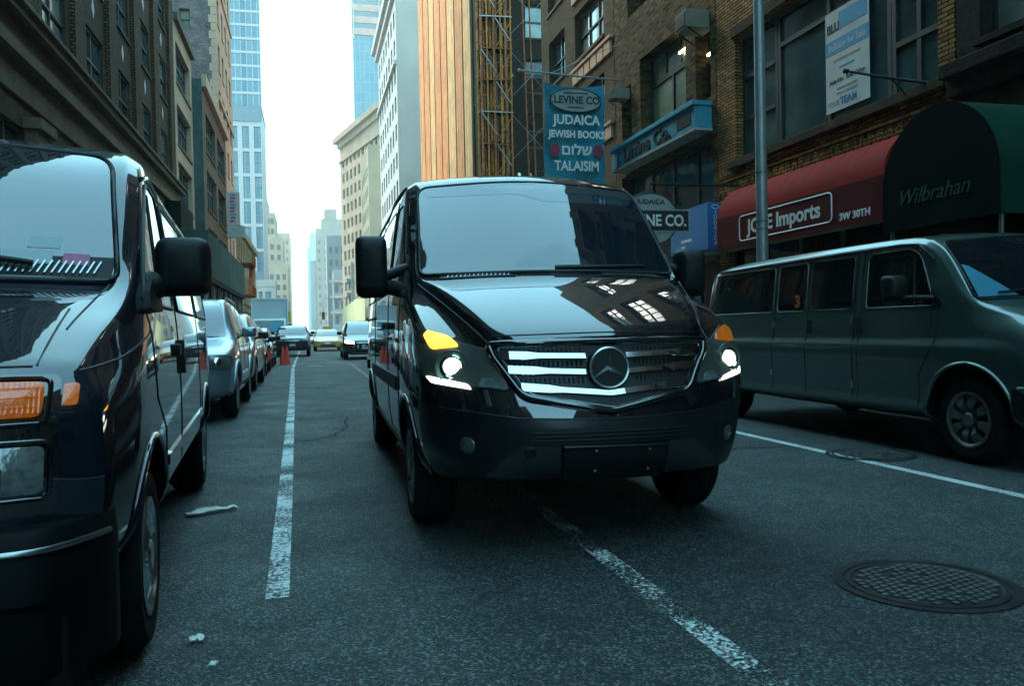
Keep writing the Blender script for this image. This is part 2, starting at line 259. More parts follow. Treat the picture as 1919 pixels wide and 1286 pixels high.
# ------------------------------------------------------------ vehicles: a lofted body, then panes, lamps and trim laid on its surface
DIRS = {'front': ((1, 0, 0), (0, 0, 1), (0, 1, 0)), 'rear': ((1, 0, 0), (0, 0, 1), (0, -1, 0)), 'top': ((1, 0, 0), (0, 1, 0), (0, 0, -1)),
        'right': ((0, 1, 0), (0, 0, 1), (-1, 0, 0)), 'left': ((0, 1, 0), (0, 0, 1), (1, 0, 0))}
class Car:
    def __init__(s, name, loc, rz, label, cat, group=None):
        s.root = empty(name, loc, rz, label, cat, group)
    def loft(s, st, paints, ck={}, cs={}, matf=None, sub=2, wells=(), names=('body',)):
        n = len(st[0]) - 1; V = []; ids = []
        for P in st:
            row = {}
            for k, p in enumerate(P):
                row[(k, 1)] = len(V); V.append(p)
                if 0 < k < n: row[(k, -1)] = len(V); V.append((-p[0], p[1], p[2]))
                else: row[(k, -1)] = row[(k, 1)]
            ids.append(row)
        F = []; mi = []
        for i in range(len(st) - 1):
            for k in range(n):
                for sg in (1, -1):
                    a, b, c, d = ids[i][(k, sg)], ids[i][(k + 1, sg)], ids[i + 1][(k + 1, sg)], ids[i + 1][(k, sg)]
                    F.append((a, b, c, d) if sg > 0 else (d, c, b, a)); mi.append(matf(i, k) if matf else 0)
        for e, i in ((0, 0), (1, len(st) - 1)):
            for k in range(n):
                q = [ids[i][(k, 1)], ids[i][(k, -1)], ids[i][(k + 1, -1)], ids[i][(k + 1, 1)]]; q = list(dict.fromkeys(q))
                F.append(tuple(q if e == 0 else q[::-1])); mi.append(matf(-1 if e == 0 else len(st), k) if matf else 0)
        me = D.meshes.new('body'); me.from_pydata(V, [], F); me.polygons.foreach_set('material_index', mi)
        for q in (*paints, 'under'): me.materials.append(M[q])
        bm = bmesh.new(); bm.from_mesh(me); bmesh.ops.recalc_face_normals(bm, faces=bm.faces); bm.verts.ensure_lookup_table()
        cl = bm.edges.layers.float.new('crease_edge')
        def setc(a, b, v):
            e = bm.edges.get((bm.verts[a], bm.verts[b]))
            if e: e[cl] = v
        for k, (a, b, v) in ck.items():
            for i in range(a, b):
                for sg in (1, -1): setc(ids[i][(k, sg)], ids[i + 1][(k, sg)], v)
        for i, (a, b, v) in cs.items():
            for k in range(a, b):
                for sg in (1, -1): setc(ids[i][(k, sg)], ids[i][(k + 1, sg)], v)
        bm.to_mesh(me); bm.free()
        o = D.objects.new('body', me); SC.collection.objects.link(o)
        md = o.modifiers.new('s', 'SUBSURF'); md.levels = sub; md.render_levels = sub
        cut = []
        for (x, y, z, r, dep) in wells:
            for sg in (1, -1):
                c = MB(); c.lathe([(.0001, 0), (r, 0), (r, dep + .3), (.0001, dep + .3)], (sg * (x + .3), y, z), (-sg, 0, 0), 40, len(paints)); c = c.build('cut', [*paints, 'under'])
                b = o.modifiers.new('b', 'BOOLEAN'); b.operation = 'DIFFERENCE'; b.object = c; b.solver = 'EXACT'; cut.append(c)
        dg = bpy.context.evaluated_depsgraph_get(); dg.update(); ev = o.evaluated_get(dg); m2 = D.meshes.new_from_object(ev)
        bm = bmesh.new(); bm.from_mesh(m2); s.bvh = BVHTree.FromBMesh(bm)
        D.objects.remove(o)
        for c in cut: D.objects.remove(c)
        out = []; N = len(paints)
        for j, nm in enumerate(names):
            b2 = bm.copy(); keep = (j,) if j else (0, N)
            bmesh.ops.delete(b2, geom=[f for f in b2.faces if f.material_index not in keep], context='FACES')
            mm = D.meshes.new(nm); b2.to_mesh(mm); b2.free()
            for q in (*paints, 'under'): mm.materials.append(M[q])
            mm.polygons.foreach_set('use_smooth', [True] * len(mm.polygons)); mm.set_sharp_from_angle(angle=R(38))
            ob = D.objects.new(nm, mm); SC.collection.objects.link(ob); ob.parent = s.root; out.append(ob)
        bm.free(); s.body = out[0]; return out
    def hit(s, a, b, d):
        u, v, n = (Vector(q) for q in (DIRS[d] if isinstance(d, str) else d))
        o = u * a + v * b - n * 4 + (n * 3 if d == 'top' else n * 0)
        if d == 'rear': o = o + Vector((0, 8, 0))
        if d == 'top': o = u * a + v * b + Vector((0, 0, 5))
        h = s.bvh.ray_cast(o, n)
        if h[0] is None: return None
        nn = h[1] if h[1].dot(n) < 0 else -h[1]
        return h[0], nn
    def patch(s, name, poly, d, m, off=.004, grid=.07, parent=None, skirt=True, bulge=0):
        n = len(poly); P = [Vector(p) for p in poly]
        x0, x1 = min(p.x for p in P), max(p.x for p in P); y0, y1 = min(p.y for p in P), max(p.y for p in P)
        E = []; B = []
        for i in range(n):
            a = P[i]; b = P[(i + 1) % n]; k = max(1, int((b - a).length / grid))
            B += [a.lerp(b, t / k) for t in range(k)]
        nb = len(B); I = []
        for i in range(1, int((x1 - x0) / grid) + 1):
            for j in range(1, int((y1 - y0) / grid) + 1):
                q = Vector((x0 + i * grid, y0 + j * grid))
                if q.x < x1 and q.y < y1 and min((q - b).length for b in B) > grid * .45: I.append(q)
        vs, es, fs, *_ = delaunay_2d_cdt(B + I, [(i, (i + 1) % nb) for i in range(nb)], [list(range(nb))], 1, 1e-5)
        g = MB(); idx = {}
        for i, q in enumerate(vs):
            h = s.hit(q.x, q.y, d)
            if h is None: continue
            e = off
            if bulge: e += bulge * min(1, min((q - b).length for b in B) / (.3 * min(x1 - x0, y1 - y0)))
            idx[i] = len(g.v); g.v.append(h[0] + h[1] * e); 
        N = {i: None for i in idx}
        for f in fs:
            if all(i in idx for i in f): g.f.append(tuple(idx[i] for i in f)); g.m.append(0)
        if skirt:
            cnt = {}
            for f in g.f:
                for i in range(len(f)): e = tuple(sorted((f[i], f[(i + 1) % len(f)]))); cnt[e] = cnt.get(e, 0) + 1
            low = {}; inv = {v: k for k, v in idx.items()}
            for (a, b), c in cnt.items():
                if c != 1: continue
                for i in (a, b):
                    if i not in low:
                        q = vs[inv[i]]; h = s.hit(q.x, q.y, d); low[i] = len(g.v); g.v.append(h[0] - h[1] * .004)
                g.f.append((a, b, low[b], low[a])); g.m.append(0)
        return g.build(name, m, parent or s.root, smooth=40)
    def pts(s, line, d, off=0, step=.06, closed=False):
        out = []; L = list(line) + ([line[0]] if closed else [])
        for a, b in zip(L, L[1:]):
            a = Vector(a); b = Vector(b); k = max(1, int((b - a).length / step))
            for t in range(k):
                q = a.lerp(b, t / k); h = s.hit(q.x, q.y, d)
                if h: out.append(h[0] + h[1] * off)
        if not closed:
            h = s.hit(*L[-1], d)
            if h: out.append(h[0] + h[1] * off)
        return out
    def line(s, name, line, d, r, m, off=0, closed=False, parent=None, n=6, g=None):
        G = g or MB(); p = s.pts(line, d, off, closed=closed)
        if len(p) > 1: G.tube(p, r, n, closed=closed)
        return G if g or not G.v else G.build(name, m, parent or s.root, smooth=60)
    def seams(s, items, m='gasket', r=.0045, name='panel_gap'):
        for ln, d in items: s.line(name, ln, d, r, m)
    def both(s, f):
        for d, sg in (('right', 1), ('left', -1)): f(d, sg)
    def wheel(s, x, y, r, wd, rr, style='alloy', n=48):
        sg = 1 if x > 0 else -1; o = Vector((x, y, r)); ax = Vector((sg, 0, 0))
        hub = MB().lathe([(.001, .0), (.06, .0), (.075, -.03), (rr * .9, -.10), (rr * .9, -wd * .8)], o - ax * .02, ax, 24).build('wheel', 'under', s.root, smooth=30)
        t = MB(); sw = .55 * (r - rr); h = wd
        prof = [(rr - .01, -h), (rr + .02, -h + .005), (r - .05, -h - .004), (r - .012, -h + .03), (r, -h + .05)]
        for q in range(4): c = -h + .05 + (h - .10) * (q + .5) / 4; e = (h - .10) / 8 - .006; prof += [(r, c - e), (r - .008, c - e + .003), (r - .008, c + e * 0 - e + .009), (r, c - e + .012)]
        prof += [(r, -.05), (r - .012, -.026), (r - .05, .006), (r - .07, .008), (rr + .03, .0), (rr + .012, -.008), (rr - .012, -.012)]
        J = len(prof)
        t.lathe(prof, o, ax, 2 * n, 0, lambda j, k: (-.007 if k % 4 == 0 and (4 <= j < J - 5) else 0) + (-.006 if k % 4 == 2 and j in (3, J - 6) else 0))
        t.build('tyre', 'rubber', hub, smooth=30)
        g = MB(); mt = {'alloy': 'alloy', 'steel': 'steelw', 'chrome': 'satin', 'cap': 'silver'}[style]
        g.lathe([(rr + .012, -.02), (rr + .014, .004), (rr - .006, .008), (rr - .025, -.008), (rr - .035, -.05), (rr - .05, -wd * .5)], o, ax, 40)
        u = Vector((0, 1, 0)); v = Vector((0, 0, 1))
        ns = {'alloy': 5, 'steel': 8, 'chrome': 6, 'cap': 7}[style]
        g.lathe([(.001, .012), (.05, .012), (.062, .0), (.064, -.03)], o, ax, 24)
        for k in range(ns):
            a = 2 * math.pi * (k + .3) / ns; da = math.pi / ns * {'alloy': .42, 'steel': .62, 'chrome': .55, 'cap': .6}[style]
            def pt(rad, an, q): return o + (u * math.cos(an) + v * math.sin(an)) * rad + ax * q
            r0, r1 = .058, rr - .02
            for (qa, qb) in ((-.028, -.006),):
                A = [pt(r0, a - da * 1.5, qa), pt(r0, a + da * 1.5, qa), pt((r0 + r1) / 2, a + da * .95, qb + .018), pt(r1, a + da, qb), pt(r1, a - da, qb), pt((r0 + r1) / 2, a - da * .95, qb + .018)]
                Bk = [p - ax * .035 for p in A]; i = len(g.v); g.v += A + Bk; g.f += [(i, i + 1, i + 2, i + 5), (i + 5, i + 2, i + 3, i + 4)]; g.m += [0, 0]
                for e in range(6): g.f.append((i + e, i + (e + 1) % 6, i + 6 + (e + 1) % 6, i + 6 + e)); g.m.append(0)
        for k in range(5 if style == 'alloy' else 8):
            a = 2 * math.pi * k / (5 if style == 'alloy' else 8); c = o + (u * math.cos(a) + v * math.sin(a)) * .085
            g.tube([c - ax * .03, c + ax * .006], .011, 6)
        g.build('rim', mt, hub, smooth=35)
        return hub
    def wheels(s, x, ys, r, wd, rr, style):
        for y in ys:
            for sg in (1, -1): s.wheel(sg * x, y, r, wd, rr, style)
    def arch(s, y, z, r, d, m, rad=.012, a0=0, a1=180, name='wheel_arch_trim', off=.0):
        return s.line(name, [(y + r * math.cos(R(a)), z + r * math.sin(R(a))) for a in range(a0, a1 + 1, 6)], d, rad, m, off)
    def mirror(s, c, w_, h, dep, sg, m='plastic', arm=None, tilt=0, tall=False, g='mirror'):
        b = MB(); c = Vector(c)
        ol = rpoly([(-w_ / 2, -h / 2), (w_ / 2, -h / 2), (w_ / 2, h / 2), (-w_ / 2, h / 2)], min(w_, h) * .28, 5); n = len(ol)
        secs = [(0, .62), (.12, .84), (.35, .97), (.7, 1.0), (1, .99)]
        i0 = len(b.v)
        for t, k in secs: b.v += [c + Vector((p[0] * k, (t - .5) * dep, p[1] * k)) for p in ol]
        for j in range(len(secs) - 1):
            for k in range(n): a = i0 + j * n; b.f.append((a + k, a + (k + 1) % n, a + n + (k + 1) % n, a + n + k)); b.m.append(0)
        b.f.append(tuple(i0 + k for k in range(n))); b.m.append(0); e = i0 + (len(secs) - 1) * n; b.f.append(tuple(e + k for k in range(n - 1, -1, -1))); b.m.append(0)
        if arm:
            for A, B_, ra in arm: b.tube([A, B_], ra, 8)
        o = b.build(g, m, s.root, smooth=50)
        q = MB(); y = c.y + dep / 2 + .002; q.quad(*[(c.x + p[0] * .88, y, c.z + p[1] * .9) for p in ol]); q.build('mirror_glass', 'chrome', o)
        return o

# ------------------------------------------------------------ black van in the middle
def hero_van():
    c = Car('black_van', (1.55, 4.17, 0), R(-.9), 'black passenger van with lit headlights, chrome grille bars and a round star emblem', 'van')
    st = [
     [(0, .0, .43), (.45, .0, .43), (.48, -.05, .55), (.50, -.075, .715), (.50, .045, .93), (.47, .07, 1.04), (.44, .11, 1.135), (.25, .09, 1.15), (0, .08, 1.155)],
     [(0, .05, .38), (.74, .14, .40), (.86, .22, .52), (.91, .23, .80), (.90, .30, 1.02), (.68, .21, 1.085), (.60, .21, 1.195), (.35, .17, 1.21), (0, .15, 1.215)],
     [(0, .4, .34), (.88, .42, .37), (.965, .44, .5), (.985, .45, .81), (.958, .47, 1.20), (.76, .43, 1.20), (.675, .41, 1.315), (.38, .39, 1.335), (0, .37, 1.34)],
     [(0, .9, .32), (.91, .9, .34), (.985, .9, .5), (.995, .9, .85), (.968, .92, 1.375), (.85, .86, 1.40), (.795, .84, 1.475), (.42, .80, 1.50), (0, .78, 1.505)],
     [(0, 1.2, .32), (.91, 1.2, .34), (.99, 1.2, .5), (.997, 1.2, .9), (.974, 1.22, 1.435), (.915, 1.16, 1.51), (.87, 1.12, 1.535), (.45, 1.02, 1.555), (0, .98, 1.56)],
     [(0, 1.55, .32), (.91, 1.55, .34), (.99, 1.55, .5), (.998, 1.55, .9), (.977, 1.57, 1.43), (.895, 1.50, 1.90), (.845, 1.45, 1.92), (.44, 1.36, 1.945), (0, 1.32, 1.95)],
     [(0, 1.9, .32), (.91, 1.9, .34), (.99, 1.9, .5), (.998, 1.9, .9), (.98, 1.9, 1.44), (.86, 1.86, 2.235), (.79, 1.80, 2.27), (.42, 1.72, 2.305), (0, 1.69, 2.315)],
     [(0, 2.3, .32), (.91, 2.3, .34), (.99, 2.3, .5), (.998, 2.3, .9), (.98, 2.3, 1.44), (.865, 2.3, 2.28), (.77, 2.25, 2.36), (.42, 2.15, 2.395), (0, 2.1, 2.405)],
     [(0, 3.2, .32), (.91, 3.2, .34), (.99, 3.2, .5), (.998, 3.2, .9), (.98, 3.2, 1.44), (.87, 3.2, 2.29), (.78, 3.2, 2.375), (.42, 3.2, 2.42), (0, 3.2, 2.43)],
     [(0, 5.5, .34), (.91, 5.5, .36), (.99, 5.5, .5), (.995, 5.5, .9), (.98, 5.5, 1.44), (.87, 5.5, 2.27), (.78, 5.5, 2.36), (.42, 5.5, 2.40), (0, 5.5, 2.41)],
     [(0, 5.88, .36), (.86, 5.88, .38), (.94, 5.88, .5), (.95, 5.88, .9), (.93, 5.88, 1.44), (.83, 5.86, 2.22), (.72, 5.85, 2.29), (.42, 5.85, 2.33), (0, 5.85, 2.34)]]
    c.loft(st, ['black', 'bump_black'], {3: (0, 2, .75), 5: (0, 8, .75), 6: (0, 7, .8), 1: (0, 9, .5), 4: (1, 9, .5)}, {4: (6, 8, .75), 0: (5, 8, .35), 1: (5, 8, .3), 6: (5, 8, .35), 10: (1, 8, .6)},
           lambda i, k: 1 if i <= 1 and k < 3 else 0, 3, [(.998, 1.0, .36, .43, .30), (.998, 4.665, .36, .43, .30)], ('body', 'bumper'))
    c.wheels(.965, (1.0, 4.665), .36, .235, .215, 'steel')
    # glazing
    ws = rpoly([(-.865, 1.555), (0, 1.573), (.865, 1.555), (.80, 2.215), (0, 2.27), (-.80, 2.215)], [.05, .4, .05, .09, .6, .09], 6)
    w_ = c.patch('windscreen', ws, 'front', 'glass_b', .006, .06); c.line('windscreen_seal', ws, 'front', .011, 'gasket', .003, True, w_)
    c.patch('shade_band', rpoly([(-.74, 2.13), (-.1, 2.15), (.05, 2.09), (.74, 2.08), (.775, 2.20), (0, 2.25), (-.775, 2.20)], .05), 'front', 'shade_band', .0072, .07, w_, False)
    c.patch('dashboard_shape', rpoly([(-.28, 1.60), (.28, 1.60), (.16, 1.70), (.10, 1.78), (-.02, 1.74), (-.2, 1.68)], .05), 'front', 'dash', .0072, .06, w_, False)
    for sg in (1, -1):
        d = 'right' if sg > 0 else 'left'
        sw = rpoly([(1.42, 1.50), (2.22, 1.50), (2.22, 2.12), (1.86, 2.12)], [.08, .06, .08, .1], 5); g = c.patch('side_window', sw, d, 'glass', .004, .12); c.line('window_seal', sw, d, .009, 'gasket', .002, True, g)
        for a, b in ((2.40, 3.85), (3.95, 5.55)):
            sw = rpoly([(a, 1.50), (b, 1.50), (b, 2.14), (a, 2.14)], .08, 5); g = c.patch('side_window', sw, d, 'glass', .004, .15); c.line('window_seal', sw, d, .008, 'gasket', .002, True, g)
        c.patch('side_moulding', rpoly([(1.50, .80), (4.15, .80), (4.15, .90), (1.50, .90)], .02), d, 'plastic', .016, .1)
        c.patch('side_moulding', rpoly([(5.16, .80), (5.75, .80), (5.75, .90), (5.16, .90)], .02), d, 'plastic', .016, .1)
        c.patch('sill_trim', rpoly([(1.46, .38), (4.2, .38), (4.2, .47), (1.46, .47)], .02), d, 'plastic', .012, .12)
        c.patch('door_handle', rpoly([(2.02, 1.22), (2.20, 1.22), (2.20, 1.27), (2.02, 1.27)], .02), d, 'plastic', .03, .06)
        c.patch('door_handle', rpoly([(2.42, 1.22), (2.60, 1.22), (2.60, 1.27), (2.42, 1.27)], .02), d, 'plastic', .03, .06)
        c.line('slide_rail', [(3.9, 1.33), (5.7, 1.33)], d, .012, 'gasket', .004)
        for wy in (1.0, 4.665): c.arch(wy, .36, .44, d, 'black', .016, -4, 184, off=.002)
        # mirror: a tall body on a short arm from the door corner
        c.mirror((1.07, 1.28, 1.575) if sg > 0 else (-1.165, 1.22, 1.62), .20, .34 if sg > 0 else .40, .16, sg, arm=[((sg * .95, 1.30, 1.47), (sg * 1.10, 1.24, 1.50), .05), ((sg * .93, 1.35, 1.62), (sg * 1.08, 1.25, 1.56), .035)])
        c.patch('mirror_foot', rpoly([(1.22, 1.43), (1.50, 1.43), (1.50, 1.60), (1.38, 1.72)], .03), d, 'plastic', .02, .06)
        # headlamp: a long pointed unit wrapped round the corner
        s2 = lambda P: [(sg * x, z) for x, z in P]
        hl = c.patch('headlight', rpoly(s2([(.53, .875), (.93, .925), (.955, 1.02), (.955, 1.16), (.90, 1.205), (.72, 1.115), (.60, 1.085)]), [.03, .05, .05, .03, .03, .06, .05], 4), 'front', 'lens', .012, .045)
        c.patch('turn_signal', rpoly(s2([(.755, 1.105), (.90, 1.095), (.925, 1.165), (.905, 1.19), (.80, 1.155)]), .018), 'front', 'amber_on' if sg < 0 else 'amber', .020, .03, hl)
        h = c.hit(sg * .80, 1.005, 'front'); p = h[0] + Vector((sg * .01, -.022, 0)); ax = Vector((sg * .30, -1, .02))
        MB().lathe([(.064, -.006), (.080, -.002), (.092, .003), (.094, .0)], p - ax * .004, ax, 28).build('lamp_bowl', 'bowl', hl, smooth=40)
        MB().lathe([(.052, -.03), (.062, -.005), (.066, .006), (.058, .010), (.050, .004)], p, ax, 28).build('lamp_ring', 'chrome', hl, smooth=40)
        MB().lathe([(.0005, .012), (.022, .010), (.038, .004), (.048, -.008)], p, ax, 24).build('projector', 'lamp_on', hl, smooth=60)
        c.patch('running_light', rpoly(s2([(.72, .885), (.90, .915), (.925, .955), (.885, .945), (.73, .908)]), .012), 'front', 'drl', .019, .03, hl)
        c.patch('reflector', rpoly(s2([(.575, .885), (.68, .895), (.665, .94), (.60, .935)]), .012), 'front', 'lens_clear', .018, .03, hl)
        c.line('headlight_gap', rpoly(s2([(.53, .875), (.93, .925), (.955, 1.02), (.955, 1.16), (.90, 1.205), (.72, 1.115), (.60, 1.085)]), [.03, .05, .05, .03, .03, .06, .05], 4), 'front', .006, 'gasket', .002, True, hl)
        # hood vent with slanted blades
        vo = rpoly([(sg * .28, .93), (sg * .76, 1.02), (sg * .74, 1.075), (sg * .32, .99)], .02)
        v = c.patch('hood_vent', vo, 'top', 'gasket', .003, .05); B = MB()
        for k in range(15):
            x = .33 + k * .027; y0 = .925 + (x - .28) * .19 + .012
            q = c.pts([(sg * x, y0 + .005), (sg * (x - .014), y0 + .047)], 'top', .006)
            if len(q) > 1: B.tube(q, .0045, 5)
        B.build('vent_blade', 'satin', v, smooth=60); c.line('vent_rim', vo, 'top', .005, 'plastic', .003, True, v)
        fog = c.patch('fog_lamp_recess', rpoly(s2([(.62, .50), (.84, .53), (.86, .66), (.64, .66)]), .04), 'front', 'plastic', .004, .05)
        h = c.hit(sg * .75, .59, 'front'); MB().lathe([(.0005, .01), (.04, .008), (.055, -.006), (.06, -.02)], h[0], h[1], 20).build('fog_lamp', 'lens', fog, smooth=50)
        c.patch('wiper', [(sg * .05 + .05, 1.585), (sg * .05 + .60, 1.60), (sg * .05 + .60, 1.611), (sg * .05 + .05, 1.60)], 'front', 'plastic', .018, .08)
    # grille
    go = rpoly([(-.615, 1.115), (-.60, 1.06), (-.465, .84), (0, .755), (.465, .84), (.60, 1.06), (.615, 1.115), (.30, 1.122), (0, 1.125), (-.30, 1.122)], [.02, .03, .05, .02, .05, .03, .02, .05, .05, .05], 4)
    gr = c.patch('grille', go, 'front', 'gasket', .012, .05)
    c.line('grille_frame', go, 'front', .021, 'black', .014, True, gr, 8)
    gi = [(p[0] * .93, .95 + (p[1] - .95) * .90) for p in go]; c.line('grille_edge', gi, 'front', .004, 'satin', .016, True, gr)
    mesh = MB()
    for i in range(42):
        for z in (1.085, 1.02, 1.005, .93, .915, .86):
            x = -.52 + i * .0253
            if abs(x) > .56 - (1.1 - z) * .5 or abs(x) < .14: continue
            h = c.hit(x, z, 'front')
            if h: p = h[0]; mesh.tube([p + Vector((0, -.012, -.006)), p + Vector((0, -.020, .006))], .0052, 4)
    mesh.build('grille_mesh', 'gasket', gr)
    for z0, z1, xl in ((1.062, 1.05, .565), (.985, .965, .52), (.893, .853, .46)):
        for sg in (1, -1):
            xi = .115 if z1 > .9 else .0
            B = MB(); i0 = 0; xs = [xl + .012, xl - .04, xl - .13, xl - .20, xl - .30, (xi + xl - .30) / 2, xi]; hs = [.023, .023, .022, .015, .0145, .0145, .0145]
            for x, hh in zip(xs, hs):
                z = z0 + (z1 - z0) * (xl - x) / (xl - xi); h = c.hit(sg * x, z, 'front')[0]
                B.v += [h + Vector((0, q[0], q[1] * hh)) for q in ((.0, -1), (-.032, -1), (-.036, -.8), (-.016, 1), (.0, 1))]
            for j in range(len(xs) - 1):
                for k in range(4): a = j * 5 + k; B.f.append((a, a + 1, a + 6, a + 5)); B.m.append(0)
            B.f += [(0, 1, 2, 3, 4), tuple(30 + k for k in (4, 3, 2, 1, 0))]; B.m += [0, 0]; B.build('grille_bar', 'chrome', gr)
    h = c.hit(0, .985, 'front'); p = h[0] + Vector((0, -.055, 0)); ax = Vector((0, -1, .06)).normalized()
    MB().lathe([(.0005, 0), (.104, 0), (.112, -.012), (.112, -.05)], p, ax, 40).build('emblem_disc', 'gasket', gr, smooth=30)
    e = MB(); ring = [p + ax * .006 + (Vector((1, 0, 0)) * math.cos(t) + Vector((0, .06, 1)).normalized() * math.sin(t)) * .106 for t in (2 * math.pi * k / 48 for k in range(48))]
    e.tube(ring, .0075, 8, closed=True)
    for k in range(3):
        t = R(90 + 120 * k); dv = Vector((math.cos(t), 0, math.sin(t))); sv = Vector((-math.sin(t), 0, math.cos(t)))
        A = p + ax * .012; tip = p + dv * .102 + ax * .004; ww = .017; i = len(e.v)
        e.v += [A + ax * .012, p + ax * .003 + (dv * .5 + sv * .866) * ww, tip, p + ax * .003 + (dv * .5 - sv * .866) * ww]; e.f += [(i, i + 1, i + 2), (i, i + 2, i + 3)]; e.m += [0, 0]
    e.build('star_emblem', 'star', gr, smooth=20)
    # lower bumper
    c.patch('lower_grille', rpoly([(-.46, .60), (-.30, .59), (.30, .59), (.46, .60), (.40, .675), (-.40, .675)], .03), 'front', 'gasket', .006, .06)
    G = MB()
    for z in (.615, .635, .655): c.line('', [(-.42, z), (.42, z)], 'front', .005, '', .012, g=G)
    G.build('lower_grille_bar', 'plastic', c.root, smooth=60)
    for P in ([(-.66, .425), (-.285, .405), (-.285, .585), (-.47, .592), (-.55, .54)], [(.315, .405), (.66, .425), (.55, .54), (.47, .592), (.315, .58)]): c.patch('bumper_insert', rpoly(P, .012), 'front', 'insert', .010, .05)
    pl = c.patch('plate_mount', rpoly([(-.27, .415), (.30, .40), (.30, .575), (-.27, .585)], .012), 'front', 'plastic', .022, .06)
    c.line('plate_mount_lip', [(-.27, .583), (.30, .573)], 'front', .007, 'bump_black', .022, parent=pl)
    for x, z in ((-.10, .555), (-.10, .445), (.20, .55), (.20, .44)):
        h = c.hit(x, z, 'front'); MB().tube([h[0] + Vector((0, -.02, 0)), h[0] + Vector((0, -.027, 0))], .007, 8).build('screw', 'satin', pl)
    h = c.hit(-.44, .555, 'front'); MB().lathe([(.0005, .004), (.026, .004), (.03, .0), (.03, -.01)], h[0] + h[1] * .012, h[1], 20).build('tow_cover', 'bump_black', c.root, smooth=30)
    c.seams([([(-.28, .40), (-.28, .60)], 'front'), ([(.33, .40), (.33, .60)], 'front'), ([(-.95, .80), (-.5, .735), (0, .715), (.5, .735), (.95, .80)], 'front')] +
            [([(sg * .62, 1.13), (sg * .89, 1.50)], 'front') for sg in (1, -1)] + [([(-.6, 1.165), (0, 1.175), (.6, 1.165)], 'front')] +
            [(L, d) for d in ('right', 'left') for L in ([(1.38, 1.42), (1.45, .95), (1.48, .5)], [(2.31, 2.2), (2.31, .45)], [(3.9, 2.2), (3.9, .45)], [(.86, .84), (.60, .84), (.42, .80)], [(1.24, 1.42), (1.9, 2.2)])])
    a = MB(); a.tube([(.10, 2.35, 2.40), (.10, 2.38, 2.45), (.115, 2.43, 2.465)], [.03, .022, .012], 8); a.tube([(.20, 2.35, 2.40), (.19, 2.37, 2.46)], .012, 8); a.build('roof_antenna', 'satin', c.root, smooth=50)
    c.line('roof_gutter', [(2.0, 2.255), (5.6, 2.26)], 'left', .012, 'gasket', .002); c.line('roof_gutter', [(2.0, 2.255), (5.6, 2.26)], 'right', .012, 'gasket', .002)
hero_van()
